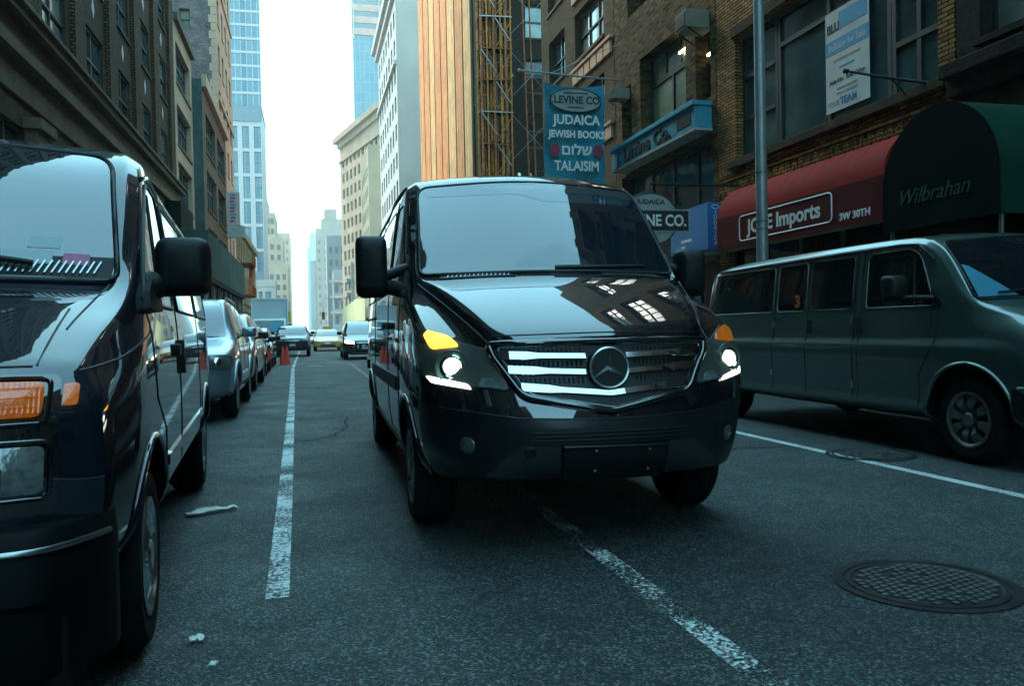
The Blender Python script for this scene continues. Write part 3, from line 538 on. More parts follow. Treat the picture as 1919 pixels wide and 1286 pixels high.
# ------------------------------------------------------------ dark blue van close on the left
def near_van():
    c = Car('blue_van', (-1.53, 2.42, 0), R(3.4), 'very dark blue full-size van with an amber signal above its square clear headlight', 'van')
    st = [
     [(0, .12, .50), (.6, .12, .50), (.64, .11, .6), (.66, .11, .8), (.66, .13, 1.0), (.62, .17, 1.06), (.5, .2, 1.085), (.25, .19, 1.095), (0, .18, 1.10)],
     [(0, .2, .45), (.86, .20, .45), (.93, .21, .58), (.955, .22, .8), (.94, .25, 1.0), (.86, .30, 1.115), (.7, .29, 1.145), (.35, .27, 1.155), (0, .26, 1.155)],
     [(0, .6, .40), (.9, .6, .40), (.99, .6, .55), (1.005, .6, .85), (.99, .62, 1.10), (.91, .60, 1.255), (.73, .56, 1.295), (.36, .54, 1.31), (0, .53, 1.315)],
     [(0, 1.0, .38), (.92, 1.0, .38), (1.0, 1.0, .55), (1.01, 1.0, .9), (.99, 1.02, 1.22), (.94, 1.0, 1.36), (.87, .97, 1.39), (.45, .90, 1.405), (0, .87, 1.41)],
     [(0, 1.3, .38), (.92, 1.3, .38), (1.0, 1.3, .55), (1.01, 1.3, .9), (.99, 1.35, 1.26), (.938, 1.31, 1.68), (.89, 1.26, 1.71), (.44, 1.19, 1.73), (0, 1.16, 1.735)],
     [(0, 1.65, .38), (.92, 1.65, .38), (1.0, 1.65, .55), (1.01, 1.65, .9), (.99, 1.65, 1.28), (.90, 1.62, 2.015), (.84, 1.56, 2.055), (.42, 1.48, 2.075), (0, 1.45, 2.08)],
     [(0, 2.1, .38), (.92, 2.1, .38), (1.0, 2.1, .55), (1.01, 2.1, .9), (.99, 2.1, 1.28), (.88, 2.1, 2.06), (.78, 2.1, 2.12), (.42, 2.05, 2.165), (0, 2.0, 2.175)],
     [(0, 5.2, .40), (.92, 5.2, .40), (1.0, 5.2, .55), (1.005, 5.2, .9), (.985, 5.2, 1.28), (.87, 5.2, 2.05), (.77, 5.2, 2.11), (.42, 5.2, 2.14), (0, 5.2, 2.15)],
     [(0, 5.45, .42), (.88, 5.45, .42), (.95, 5.45, .55), (.96, 5.45, .9), (.94, 5.45, 1.28), (.82, 5.42, 1.93), (.7, 5.42, 1.99), (.42, 5.42, 2.02), (0, 5.42, 2.03)]]
    c.loft(st, ['navy'], {6: (2, 6, .7), 5: (1, 6, .6), 4: (1, 8, .45), 2: (1, 8, .4), 3: (1, 3, .3)}, {3: (6, 8, .7), 1: (1, 8, .6), 7: (0, 8, .4), 0: (0, 8, .3)}, None, 3,
           [(1.01, .95, .36, .45, .32), (1.01, 4.45, .36, .45, .32)])
    c.wheels(.975, (.95, 4.45), .36, .24, .21, 'chrome')
    for d, sg in (('right', 1), ('left', -1)):
        s2 = lambda P: [(sg * x, z) for x, z in P]
        # three lamps in a tall dark bezel
        bz = c.patch('lamp_bezel', rpoly(s2([(.43, .70), (.825, .70), (.83, 1.09), (.43, 1.095)]), .03), 'front', 'black', .008, .06)
        ts = c.patch('turn_signal', rpoly(s2([(.47, .972), (.785, .972), (.79, 1.062), (.47, 1.067)]), .022), 'front', 'amber', .022, .03, bz, bulge=.012); B = MB()
        for k in range(25): x = sg * (.488 + .012 * k); B.tube(c.pts([(x, .98), (x, 1.056)], 'front', .0335), .003, 4)
        for z in (.995, 1.018, 1.041): B.tube(c.pts([(sg * .485, z), (sg * .775, z)], 'front', .034), .0022, 4)
        B.build('lens_rib', 'amber', ts)
        hl = c.patch('headlight', rpoly(s2([(.47, .76), (.79, .76), (.795, .892), (.47, .896)]), .022), 'front', 'lens_clear', .020, .03, bz, bulge=.014)
        h = c.hit(sg * .64, .825, 'front')
        MB().lathe([(.0005, .02), (.05, .018), (.072, .006), (.075, 0)], h[0] + h[1] * .018, h[1], 20).build('reflector_bowl', 'chrome', hl, smooth=50)
        c.line('lamp_rim', rpoly(s2([(.455, .745), (.805, .745), (.81, .905), (.455, .91)]), .025), 'front', .007, 'black', .014, True, bz)
        c.line('lamp_rim', rpoly(s2([(.455, .955), (.80, .955), (.805, 1.077), (.455, 1.082)]), .025), 'front', .007, 'black', .014, True, bz)
        c.patch('side_marker', rpoly(s2([(.835, 1.0), (.875, 1.0), (.875, 1.06), (.835, 1.06)]), .01), 'front', 'amber', .012, .02, bulge=.004)
        sw = rpoly([(1.09, 1.335), (2.08, 1.335), (2.08, 1.90), (1.62, 1.90), (1.29, 1.62)], [.05, .06, .10, .10, .3], 5)
        g = c.patch('side_window', sw, d, 'glass', .004, .12); c.line('window_seal', sw, d, .010, 'gasket', .002, True, g)
        c.line('vent_bar', [(1.47, 1.34), (1.60, 1.84)], d, .009, 'gasket', .004, parent=g)
        for a, b in ((2.30, 3.70), (3.82, 5.18)):
            sw = rpoly([(a, 1.335), (b, 1.335), (b, 1.90), (a, 1.90)], .09, 5); g = c.patch('side_window', sw, d, 'glass', .004, .15); c.line('window_seal', sw, d, .009, 'gasket', .002, True, g)
        c.patch('door_handle', rpoly([(1.98, 1.10), (2.13, 1.10), (2.13, 1.16), (1.98, 1.16)], .015), d, 'plastic', .022, .05)
        c.patch('door_handle', rpoly([(2.26, 1.0), (2.31, 1.0), (2.31, 1.18), (2.26, 1.18)], .015), d, 'plastic', .022, .05)
        c.patch('side_moulding', rpoly([(1.45, .63), (3.95, .63), (3.95, .68), (1.45, .68)], .01), d, 'navy', .010, .1)
        for wy in (.95, 4.45): c.arch(wy, .36, .46, d, 'navy', .014, 0, 180, off=.001)
        c.mirror((sg * 1.10, 1.28, 1.495), .225, .25, .15, sg, arm=[((sg * .94, 1.24, 1.41), (sg * 1.10, 1.28, 1.42), .05), ((sg * .92, 1.2, 1.38), (sg * 1.0, 1.25, 1.42), .06)])
        c.patch('mirror_foot', rpoly([(1.04, 1.30), (1.32, 1.30), (1.34, 1.40), (1.26, 1.47), (1.1, 1.38)], .03), d, 'plastic', .03, .06)
        c.line('drip_rail', [(1.55, 1.905), (1.75, 1.945), (5.2, 1.935)], d, .012, 'black', .006)
    ws = rpoly([(-.885, 1.41), (0, 1.43), (.885, 1.41), (.80, 1.995), (0, 2.05), (-.80, 1.995)], [.05, .4, .05, .10, .6, .10], 6)
    w_ = c.patch('windscreen', ws, 'front', 'glass_b', .005, .06); c.line('windscreen_seal', ws, 'front', .012, 'gasket', .003, True, w_)
    for (a, b, wd, hh, mm) in ((.50, 1.565, .17, .055, 'stick'), (.665, 1.555, .09, .045, 'hazeblue'), (.55, 1.625, .11, .05, 'stick'), (.34, 1.50, .14, .03, 'stick'), (.62, 1.505, .10, .025, 'stick')):
        c.patch('sticker', [(a + .07 - wd / 2, b - .055 - hh / 2), (a + .07 + wd / 2, b - .055 - hh / 2 - .004), (a + .07 + wd / 2, b - .055 + hh / 2 - .004), (a + .07 - wd / 2, b - .055 + hh / 2)], 'front', mm, .0065, .05, w_, False)
    # louvred cowl, wipers
    cw = c.patch('cowl', [(-.86, .99), (-.45, .93), (0, .905), (.45, .93), (.86, .99), (.87, 1.075), (.45, 1.0), (0, .97), (-.45, 1.0), (-.87, 1.075)], 'top', 'plastic', .006, .06)
    B = MB()
    for k in range(70):
        x = -.80 + k * .0232; y0 = .905 + .09 * (abs(x) / .86) ** 2
        q = c.pts([(x, y0 + .015), (x + .02, y0 + .062)], 'top', .011)
        if len(q) > 1: B.tube(q, .004, 4)
    B.build('cowl_louvre', 'satin', cw, smooth=60)
    for x0, x1 in ((.60, .02), (-.05, -.66)):
        q = c.pts([(x0, 1.462), (x1, 1.55)], 'front', .03); MB().tube(q, .012, 6).build('wiper', 'plastic', c.root, smooth=50)
    # grille and bumper
    gr = c.patch('grille', rpoly([(-.44, .70), (.44, .70), (.44, 1.09), (-.44, 1.09)], .03), 'front', 'gasket', .006, .08); B = MB()
    for z in (.76, .84, .92, 1.0): B.tube(c.pts([(-.43, z), (.43, z)], 'front', .015), .012, 6)
    B.build('grille_bar', 'plastic', gr, smooth=60)
    prof = [(.0, .24), (-.01, .25), (-.012, .44), (-.06, .47), (-.06, .61), (-.02, .665), (.08, .665), (.08, .24)]
    def bp(t, j):
        x = -1 + 2 * t; y, z = prof[j]; ax_ = abs(x); bow = .06 * x * x + .20 * max(0, ax_ - .80) ** 2 / .04
        return (x * .955, .03 + y + bow, z + .012 * ax_)
    B = MB(); n = 48
    for i in range(n + 1): B.v += [Vector(bp(i / n, j)) for j in range(8)]
    for i in range(n):
        for j in range(8): a = i * 8; B.f.append((a + j, a + (j + 1) % 8, a + 8 + (j + 1) % 8, a + 8 + j)); B.m.append(0)
    B.f += [tuple(range(8)), tuple(n * 8 + j for j in range(7, -1, -1))]; B.m += [0, 0]
    b = B.build('bumper', 'valance', c.root, smooth=50)
    B = MB(); B.tube([Vector(bp(i / n, 4)) + Vector((0, -.005, .004)) for i in range(n + 1)], .009, 6); B.build('bumper_strip', 'satin', b, smooth=60)
    MB().box(-.86, .86, .10, .5, .16, .42).build('air_dam', 'under', c.root, bevel=.02)
    c.seams([([(sg * .76, 1.12), (sg * .78, 1.30)], 'front') for sg in (1, -1)] + [([(sg * .80, .5), (sg * .86, .97)], 'top') for sg in (1, -1)] + [([(-.75, 1.118), (0, 1.125), (.75, 1.118)], 'front')] +
            [(L, d) for d in ('right', 'left') for L in ([(1.07, 1.36), (1.12, .95), (1.40, .80), (1.42, .5)], [(2.19, 1.93), (2.19, .46)], [(3.76, 1.93), (3.76, .46)], [(1.07, 1.22), (.55, 1.13), (.3, 1.10)])], r=.004)
near_van()

# ------------------------------------------------------------ grey-green passenger van at the right
def green_van():
    c = Car('green_van', (6.30, 4.95, 0), 0, 'grey-green long passenger van with tinted windows, one of them marked with an orange 3', 'van')
    st = [
     [(0, .02, .42), (.6, .02, .42), (.66, .0, .52), (.68, .0, .72), (.68, .03, .92), (.62, .07, 1.02), (.5, .09, 1.06), (.25, .08, 1.08), (0, .07, 1.085)],
     [(0, .1, .34), (.84, .12, .34), (.93, .13, .48), (.955, .14, .75), (.935, .16, .98), (.84, .20, 1.10), (.7, .19, 1.14), (.35, .16, 1.16), (0, .15, 1.16)],
     [(0, .45, .30), (.9, .45, .30), (.985, .45, .45), (1.005, .45, .80), (.97, .47, 1.06), (.87, .44, 1.235), (.72, .42, 1.275), (.36, .40, 1.30), (0, .39, 1.305)],
     [(0, .9, .28), (.92, .9, .28), (1.0, .9, .45), (1.015, .9, .85), (.985, .92, 1.12), (.962, .90, 1.315), (.925, .85, 1.35), (.45, .78, 1.375), (0, .75, 1.38)],
     [(0, 1.12, .28), (.92, 1.12, .28), (1.0, 1.12, .45), (1.015, 1.12, .85), (.985, 1.15, 1.18), (.935, 1.12, 1.62), (.90, 1.07, 1.65), (.44, 1.0, 1.69), (0, .97, 1.695)],
     [(0, 1.4, .28), (.92, 1.4, .28), (1.0, 1.4, .45), (1.015, 1.4, .85), (.985, 1.42, 1.2), (.895, 1.38, 1.91), (.85, 1.33, 1.955), (.42, 1.25, 1.995), (0, 1.22, 2.0)],
     [(0, 1.9, .28), (.92, 1.9, .28), (1.0, 1.9, .45), (1.015, 1.9, .85), (.985, 1.9, 1.2), (.895, 1.9, 1.93), (.83, 1.88, 2.0), (.42, 1.85, 2.05), (0, 1.84, 2.06)],
     [(0, 5.3, .30), (.92, 5.3, .30), (1.0, 5.3, .45), (1.01, 5.3, .85), (.98, 5.3, 1.2), (.89, 5.3, 1.92), (.81, 5.3, 1.99), (.42, 5.3, 2.02), (0, 5.3, 2.03)],
     [(0, 5.69, .34), (.88, 5.69, .34), (.95, 5.69, .45), (.965, 5.69, .85), (.935, 5.69, 1.2), (.82, 5.62, 1.84), (.7, 5.61, 1.90), (.42, 5.6, 1.93), (0, 5.6, 1.94)]]
    def wide(i, r):
        a, b = r[2], r[3]
        if i < 2: return [r[0], r[1], a, (a[0], a[1], a[2] + .05), (b[0], b[1], b[2]), (b[0] - .005, b[1], b[2] + .08), *r[4:]]
        return [r[0], r[1], (a[0] + .022, a[1], .42), (a[0] - .006, a[1], .50), (b[0], b[1], .975), (b[0] - .032, b[1], 1.045), (r[4][0] - .012, r[4][1], max(r[4][2], 1.16)), *r[5:]]
    st = [wide(i, r) for i, r in enumerate(st)]
    c.loft(st, ['green'], {8: (2, 7, .7), 7: (2, 8, .55), 6: (2, 8, .2), 4: (2, 8, .5), 5: (2, 8, .5), 2: (2, 8, .5), 3: (2, 8, .5)}, {3: (8, 10, .7), 1: (0, 10, .4), 7: (0, 10, .3), 8: (0, 10, .6)}, None, 3,
           [(1.015, .87, .37, .46, .32), (1.015, 5.02, .37, .46, .32)])
    c.wheels(.985, (.87, 5.02), .37, .24, .225, 'steel')
    ws = rpoly([(-.905, 1.37), (0, 1.395), (.905, 1.37), (.84, 1.90), (0, 1.96), (-.84, 1.90)], [.05, .4, .05, .1, .6, .1], 6)
    w_ = c.patch('windscreen', ws, 'front', 'glass', .005, .07); c.line('windscreen_seal', ws, 'front', .012, 'gasket', .003, True, w_)
    c.patch('sunshade', [(-.87, 1.39), (-.52, 1.40), (-.79, 1.66), (-.845, 1.68)], 'front', 'tarp', .0075, .06, w_, False)
    q = c.pts([(-.70, 1.41), (-.05, 1.47)], 'front', .03); MB().tube(q, .011, 6).build('wiper', 'plastic', c.root, smooth=50)
    for d, sg in (('right', 1), ('left', -1)):
        s2 = lambda P: [(sg * x, z) for x, z in P]
        W = [rpoly([(1.27, 1.335), (2.19, 1.335), (2.20, 1.82), (2.15, 1.865), (1.60, 1.865), (1.47, 1.79)], [.05, .05, .06, .08, .08, .15], 5),
             rpoly([(2.40, 1.335), (3.13, 1.335), (3.13, 1.865), (2.40, 1.865)], .07, 5), rpoly([(3.22, 1.335), (3.80, 1.335), (3.80, 1.865), (3.22, 1.865)], .07, 5),
             rpoly([(3.88, 1.335), (5.60, 1.335), (5.50, 1.86), (3.88, 1.865)], .08, 5)]
        for k, sw in enumerate(W):
            g = c.patch('side_window', sw, d, 'glass', .003, .12)
            c.line('window_seal', sw, d, .008, 'steelw' if k != 1 else 'gasket', .003, True, g)
        c.line('window_divider', [(1.52, 1.35), (1.56, 1.79)], d, .014, 'gasket', .003)
        c.line('drip_rail', [(1.30, 1.74), (1.52, 1.895), (1.75, 1.912), (5.35, 1.90)], d, .012, 'gasket', .008)
        for y in (2.27, 3.12):
            hd_ = c.patch('door_handle', rpoly([(y - .03, 1.08), (y + .03, 1.08), (y + .03, 1.24), (y - .03, 1.24)], .02), d, 'plastic', .016, .05)
        for y, z in ((2.385, 1.22), (3.84, 1.20), (2.36, .58), (3.86, .64)): c.patch('hinge', rpoly([(y - .018, z - .04), (y + .018, z - .04), (y + .018, z + .03), (y - .018, z + .03)], .006), d, 'satin', .014, .05)
        for wy in (.87, 5.02): c.arch(wy, .37, .475, d, 'green', .020, -6, 182, off=.006)
        c.patch('side_marker', rpoly([(.24, .62), (.36, .62), (.36, .66), (.24, .66)], .01), d, 'amber', .01, .04)
        c.mirror((sg * 1.17, 1.50, 1.50), .20, .235, .14, sg, arm=[((sg * .95, 1.28, 1.40), (sg * 1.15, 1.48, 1.41), .028)])
        c.patch('mirror_foot', rpoly([(1.16, 1.345), (1.31, 1.345), (1.31, 1.50)], .02), d, 'plastic', .012, .05)
        hl = c.patch('headlight', rpoly(s2([(.48, .74), (.86, .74), (.88, .92), (.48, .93)]), .02), 'front', 'lens_clear', .01, .04)
        c.patch('turn_signal', rpoly(s2([(.48, .95), (.86, .945), (.84, 1.02), (.48, 1.03)]), .02), 'front', 'amber', .01, .04)
    c.patch('grille', rpoly([(-.46, .74), (.46, .74), (.46, 1.02), (-.46, 1.02)], .03), 'front', 'plastic', .01, .08)
    B = MB(); ol = [(-.05, .44), (-.06, .60), (.06, .66), (.10, .66), (.10, .42)]; n = 36
    def bp(t, j):
        x = -1 + 2 * t; y, z = ol[j]; a = abs(x); return (x * 1.0, y + .02 + .42 * max(0, a - .7) ** 1.5 / .3 ** 1.5 * .6 + .04 * x * x, z)
    for i in range(n + 1): B.v += [Vector(bp(i / n, j)) for j in range(5)]
    for i in range(n):
        for j in range(5): a = i * 5; B.f.append((a + j, a + (j + 1) % 5, a + 5 + (j + 1) % 5, a + 5 + j)); B.m.append(0)
    B.f += [tuple(range(5)), tuple(n * 5 + j for j in range(4, -1, -1))]; B.m += [0, 0]
    b = B.build('bumper', 'plastic', c.root, smooth=50); B = MB(); B.tube([Vector(bp(i / n, 2)) + Vector((0, -.01, .0)) for i in range(n + 1)], .016, 6); B.build('bumper_strip', 'steelw', b, smooth=60)
    h = c.hit(3.59, 1.435, 'right'); x = -c.hit(3.33, 1.43, 'left')[0].x
    t = text('window_number', '3', .19, 'txt_o', c.root, (-x - .014, 3.37, 1.44), (R(90), 0, R(-90)), .002, .008, 1.15)
    c.seams([(L, d) for d in ('right', 'left') for L in ([(1.20, 1.33), (1.24, 1.0), (1.42, .72), (1.43, .32)], [(2.27, 1.88), (2.28, .33)], [(2.36, 1.88), (2.36, .33)], [(3.17, 1.88), (3.18, .33)], [(3.84, 1.88), (3.85, .33)], [(1.30, 1.38), (1.30, 1.15)])] + [([(-.82, 1.10), (0, 1.12), (.82, 1.10)], 'front')], r=.005)
green_van()

# ------------------------------------------------------------ the cars farther up the street
def small_car(name, label, x, y, paint, kind='sedan', L=4.7, W=.92, H=1.47, rz=0, lit=False, wheel='alloy', grp=None, detail=1, roof_sign=False, rack=False, rear_bright=None):
    c = Car(name, (x, y, 0), rz, label, {'sedan': 'car', 'suv': 'suv', 'van': 'minivan', 'hatch': 'car'}[kind], grp)
    hz = {'sedan': .70, 'suv': .98, 'van': .88, 'hatch': .72}[kind] ; cz = {'sedan': .95, 'suv': 1.14, 'van': 1.08, 'hatch': .98}[kind]
    yc = {'sedan': 1.22, 'suv': 1.20, 'van': .95, 'hatch': 1.15}[kind]; yt = yc + {'sedan': .85, 'suv': .62, 'van': .95, 'hatch': .8}[kind]
    gc = {'sedan': .20, 'suv': .30, 'van': .22, 'hatch': .2}[kind]; bz = cz - .03
    def ring(y, w, top, rw, tw, rz_, dy=0, belt=bz, g=gc):
        return [(0, y, g), (w * .9, y, g), (w * .985, y, g + .16), (w, y, (g + belt) * .52), (w * .97, y + dy * .3, belt), (rw, y + dy * .5, rz_), (tw, y - dy * .2, top - .015), (tw * .5, y - dy, top - .004), (0, y - dy * 1.1, top)]
    st = [ring(.02, W * .62, hz - .10, W * .55, W * .45, hz - .13, 0, hz - .2, gc + .06), ring(.14, W * .93, hz - .02, W * .80, W * .66, hz - .05, .05, hz - .12), ring(.55, W * .985, hz + .09, W * .84, W * .68, hz + .06, .06, bz - .12),
          ring(yc, W, cz + .02, W * .90, W * .80, cz - .01, .10), ring((yc + yt) / 2, W, (cz + H) / 2 + .03, W * .83, W * .755, (cz + H) / 2 - .02, .09), ring(yt, W, H - .03, W * .765, W * .69, H - .10, .07), ring(yt + .6, W, H, W * .765, W * .68, H - .07, 0)]
    if kind == 'sedan':
        st += [ring(L - 1.55, W, H - .06, W * .755, W * .66, H - .13, 0), ring(L - .85, W, cz + .08, W * .84, W * .7, cz + .05, 0), ring(L - .12, W * .95, cz + .03, W * .8, W * .66, cz, 0), ring(L, W * .86, cz - .08, W * .74, W * .6, cz - .12, 0)]
    elif kind == 'hatch':
        st += [ring(L - 1.2, W, H - .04, W * .755, W * .66, H - .11, 0), ring(L - .2, W * .96, cz + .1, W * .8, W * .7, cz + .05, 0), ring(L, W * .88, cz - .1, W * .74, W * .6, cz - .14, 0)]
    else:
        st += [ring(L - .5, W, H - .03, W * .755, W * .67, H - .10, 0), ring(L - .08, W * .96, H - .22, W * .74, W * .62, H - .3, 0), ring(L, W * .9, H - .5, W * .75, W * .6, H - .56, 0)]
    r = {'sedan': .32, 'suv': .375, 'van': .345, 'hatch': .315}[kind]; wy = (.92, L - .98)
    c.loft(st, [paint], {6: (3, 6, .6), 5: (3, 6, .4), 4: (1, len(st) - 1, .4)}, {3: (6, 8, .6), 1: (0, 8, .3)}, None, 2, [(W, q, r, r + .055, .28) for q in wy])
    c.wheels(W - .03, wy, r, .21, r * .62, wheel)
    ws = rpoly([(-W * .80, cz + .035), (0, cz + .055), (W * .80, cz + .035), (W * .68, H - .085), (0, H - .05), (-W * .68, H - .085)], [.05, .3, .05, .08, .5, .08], 4)
    c.patch('windscreen', ws, 'front', 'glass_b', .006, .09)
    yr = {'sedan': L - 1.35, 'hatch': L - .95, 'suv': L - .45, 'van': L - .4}[kind]
    cuts = [yc + .28, yc + 1.15, yc + 2.05, yr] if kind != 'sedan' else [yc + .28, yc + 1.15, yr]
    for d, sg in (('right', 1), ('left', -1)):
        s2 = lambda P: [(sg * q, z) for q, z in P]
        for i, (a, b) in enumerate(zip(cuts, cuts[1:])):
            if b - a < .25: continue
            t0 = a + .04 + (.50 if i == 0 else 0); last = i == len(cuts) - 2
            sw = rpoly([(a + .03, cz + .02), (b - .04, cz + .02), (b - .04 - (.35 if last and kind == 'sedan' else .1 if last else 0), H - .13), (t0, H - .13)], .05, 3); c.patch('side_window', sw, d, 'glass', .004, .14)
            c.patch('door_handle', rpoly([(b - .22, cz - .13), (b - .08, cz - .13), (b - .08, cz - .10), (b - .22, cz - .10)], .01), d, paint, .02, .08)
        c.seams([([(q, cz), (q, gc + .12)], d) for q in cuts[1:-1]] + [([(cuts[0] - .1, cz - .05), (cuts[0] - .05, gc + .12)], d)], r=.005)
        fz = hz - .03
        if kind == 'suv' and detail > 1:
            hl = c.patch('headlight', rpoly(s2([(W * .60, hz - .24), (W * .93, hz - .26), (W * .95, hz - .06), (W * .60, hz - .05)]), .09, 5), 'front', 'lens', .012, .05); 
            h = c.hit(sg * W * .76, hz - .15, 'front'); MB().lathe([(.0005, .02), (.05, .015), (.068, 0)], h[0] + h[1] * .004, h[1], 18).build('reflector_bowl', 'chrome', hl, smooth=50)
            c.arch(wy[0], r, r + .07, d, paint, .03, -4, 184); c.arch(wy[1], r, r + .07, d, paint, .03, -4, 184)
            c.patch('side_cladding', rpoly([(1.42, .48), (L - 1.48, .48), (L - 1.48, .62), (1.42, .62)], .03), d, 'silver_blue', .02, .12)
            c.line('side_step', [(1.45, .36), (L - 1.5, .36)], d, .035, 'satin', .02)
        else:
            hl = c.patch('headlight', rpoly(s2([(W * .48, hz - .19), (W * .90, hz - .14), (W * .92, hz - .02), (W * .52, hz - .07)]), .04), 'front', 'lens_clear' if not lit else 'head_far', .012, .06)
        c.patch('mirror_foot', rpoly([(cuts[0] + .02, cz), (cuts[0] + .14, cz), (cuts[0] + .12, cz + .09)], .02), d, 'plastic', .02, .05)
        c.mirror((sg * (W + .11), cuts[0] + .08, cz + .10), .21, .15, .12, sg, 'plastic' if kind != 'suv' or detail < 2 else 'silver_blue', arm=[((sg * W * .93, cuts[0] + .09, cz + .04), (sg * (W + .05), cuts[0] + .08, cz + .06), .025)])
        if rack: q = c.pts([(yt + .25, H - .10), (L - .6, H - .12)], d, .0); MB().tube([p + Vector((-sg * .02, 0, .08)) for p in q], .02, 6).build('roof_rail', 'satin', c.root, smooth=60)
    g = c.patch('grille', rpoly([(-W * .42, hz - .22), (W * .42, hz - .22), (W * .46, hz - .07), (-W * .46, hz - .07)], .03), 'front', 'plastic', .008, .08)
    c.line('grille_bar', [(-W * .40, hz - .145), (W * .40, hz - .145)], 'front', .014, 'chrome', .012, parent=g)
    c.patch('lower_grille', rpoly([(-W * .5, gc + .10), (W * .5, gc + .10), (W * .56, gc + .22), (-W * .56, gc + .22)], .03), 'front', 'plastic', .008, .1)
    c.patch('number_plate', rpoly([(-.15, gc + .25), (.15, gc + .25), (.15, gc + .36), (-.15, gc + .36)], .01), 'front', 'stick', .02, .1)
    if detail > 1 or lit: c.patch('bumper_strip', rpoly([(-W * .88, gc + .02), (W * .88, gc + .02), (W * .88, gc + .07), (-W * .88, gc + .07)], .01), 'front', 'silver_blue', .02, .1)
    if roof_sign:
        b = MB().prism([(-.30, 0), (.30, 0), (.24, .17), (-.24, .17)], yt + .55, yt + .75, lambda p, t: (p[0], t, H + .01 + p[1])).build('roof_sign', 'sigyel', c.root, bevel=.015)
    return c
small_car('silver_suv', 'silver suv with roof rails parked just behind the dark blue van', -1.92, 11.75, 'silver_blue', 'suv', 4.85, .94, 1.80, R(.5), detail=2, rack=True)
small_car('silver_wagon', 'pale silver minivan parked behind the silver suv', -2.02, 17.6, 'silver', 'van', 4.9, .95, 1.70, grp='cars parked in the kerb lane')
small_car('grey_car', 'dark grey car parked behind the pale silver minivan, ahead of the box truck', -2.10, 24.0, 'greyp', 'sedan', 4.8, .93, 1.46, grp='cars parked in the kerb lane')
small_car('black_sedan', 'black sedan parked next to the orange cones', -2.15, 30.0, 'black', 'sedan', 4.8, .93, 1.46, grp='cars parked in the kerb lane')
small_car('dark_suv', 'dark suv facing us behind the orange cones', -.82, 44.5, 'greyp', 'suv', 4.7, .94, 1.66, grp='traffic up the street')
small_car('taxi', 'yellow taxi with a roof sign waiting up the street', 1.25, 56.5, 'taxi', 'sedan', 4.9, .95, 1.48, grp='traffic up the street', roof_sign=True)
small_car('black_minivan', 'black minivan with a lit lamp half hidden behind the big black van', 2.42, 37.0, 'black', 'van', 5.0, .96, 1.75, lit=True, grp='traffic up the street')
small_car('distant_car', 'small silver car far up the street between dark suv and taxi', .05, 74, 'silver', 'sedan', 4.7, .92, 1.5, grp='traffic up the street')
def box_truck():
    t = empty('box_truck', (-2.25, 51, 0), 0, 'white box truck with a tall grey cargo box and dark windscreen', 'truck')
    MB().box(-1.06, 1.06, 1.7, 7.5, 1.0, 3.35).build('cargo_box', 'truckbox', t, bevel=.03)
    B = MB()
    for x0, x1 in ((-1.08, -1.02), (1.02, 1.08)): B.box(x0, x1, 1.66, 1.72, 1.0, 3.38)
    B.box(-1.02, 1.02, 1.66, 1.72, 3.3, 3.38); B.build('box_trim', 'white', t)
    prof = [(.05, .55), (0, .95), (.1, 1.15), (.55, 1.28), (1.0, 2.05), (1.25, 2.14), (1.62, 2.14), (1.62, .55)]
    cb = MB().prism(prof, -.95, .95, lambda p, q: (q, p[0], p[1])).build('cab', 'white', t, bevel=.05)
    MB().prism([(.575, 1.335), (.96, 1.99), (.955, 2.02), (.55, 1.34)], -.84, .84, lambda p, q: (q, p[0] - .02, p[1])).build('windscreen', 'glass', cb)
    MB().prism([(.565, 1.36), (.90, 1.93), (.895, 1.94), (.555, 1.37)], .05, .72, lambda p, q: (q, p[0] - .035, p[1])).build('sunshade', 'tarp', cb)
    MB().box(1.07, 1.22, 2.6, 2.66, 1.9, 2.6).build('side_sign', 'sigyel', t, bevel=.01)
    for sg in (1, -1):
        MB().box(sg * .955 - .004, sg * .955 + .004, .95, 1.5, 1.35, 1.95).build('side_window', 'glass', cb)
        MB().box(sg * .75 - .14, sg * .75 + .14, -.012, .06, .86, 1.04).build('headlight', 'lens_clear', cb, bevel=.01)
        b = MB().box(sg * 1.2 - .09, sg * 1.2 + .09, .72, .80, 1.40, 1.78); b.bar((sg * .95, .8, 1.7), (sg * 1.2, .78, 1.7), .03, .03); b.build('mirror', 'plastic', t)
        Car.wheel(type('w', (), {'root': t})(), sg * .93, .95, .40, .24, .22, 'steel', 24); Car.wheel(type('w', (), {'root': t})(), sg * .95, 5.9, .40, .3, .22, 'steel', 24)
    MB().box(-.6, .6, -.03, .05, .88, 1.06).build('grille', 'plastic', cb, bevel=.01); MB().box(-1.0, 1.0, -.1, .1, .48, .72).build('bumper', 'white', t, bevel=.03); MB().box(-.5, .5, 1.2, 7.3, .7, .98).build('chassis', 'under', t)
box_truck()
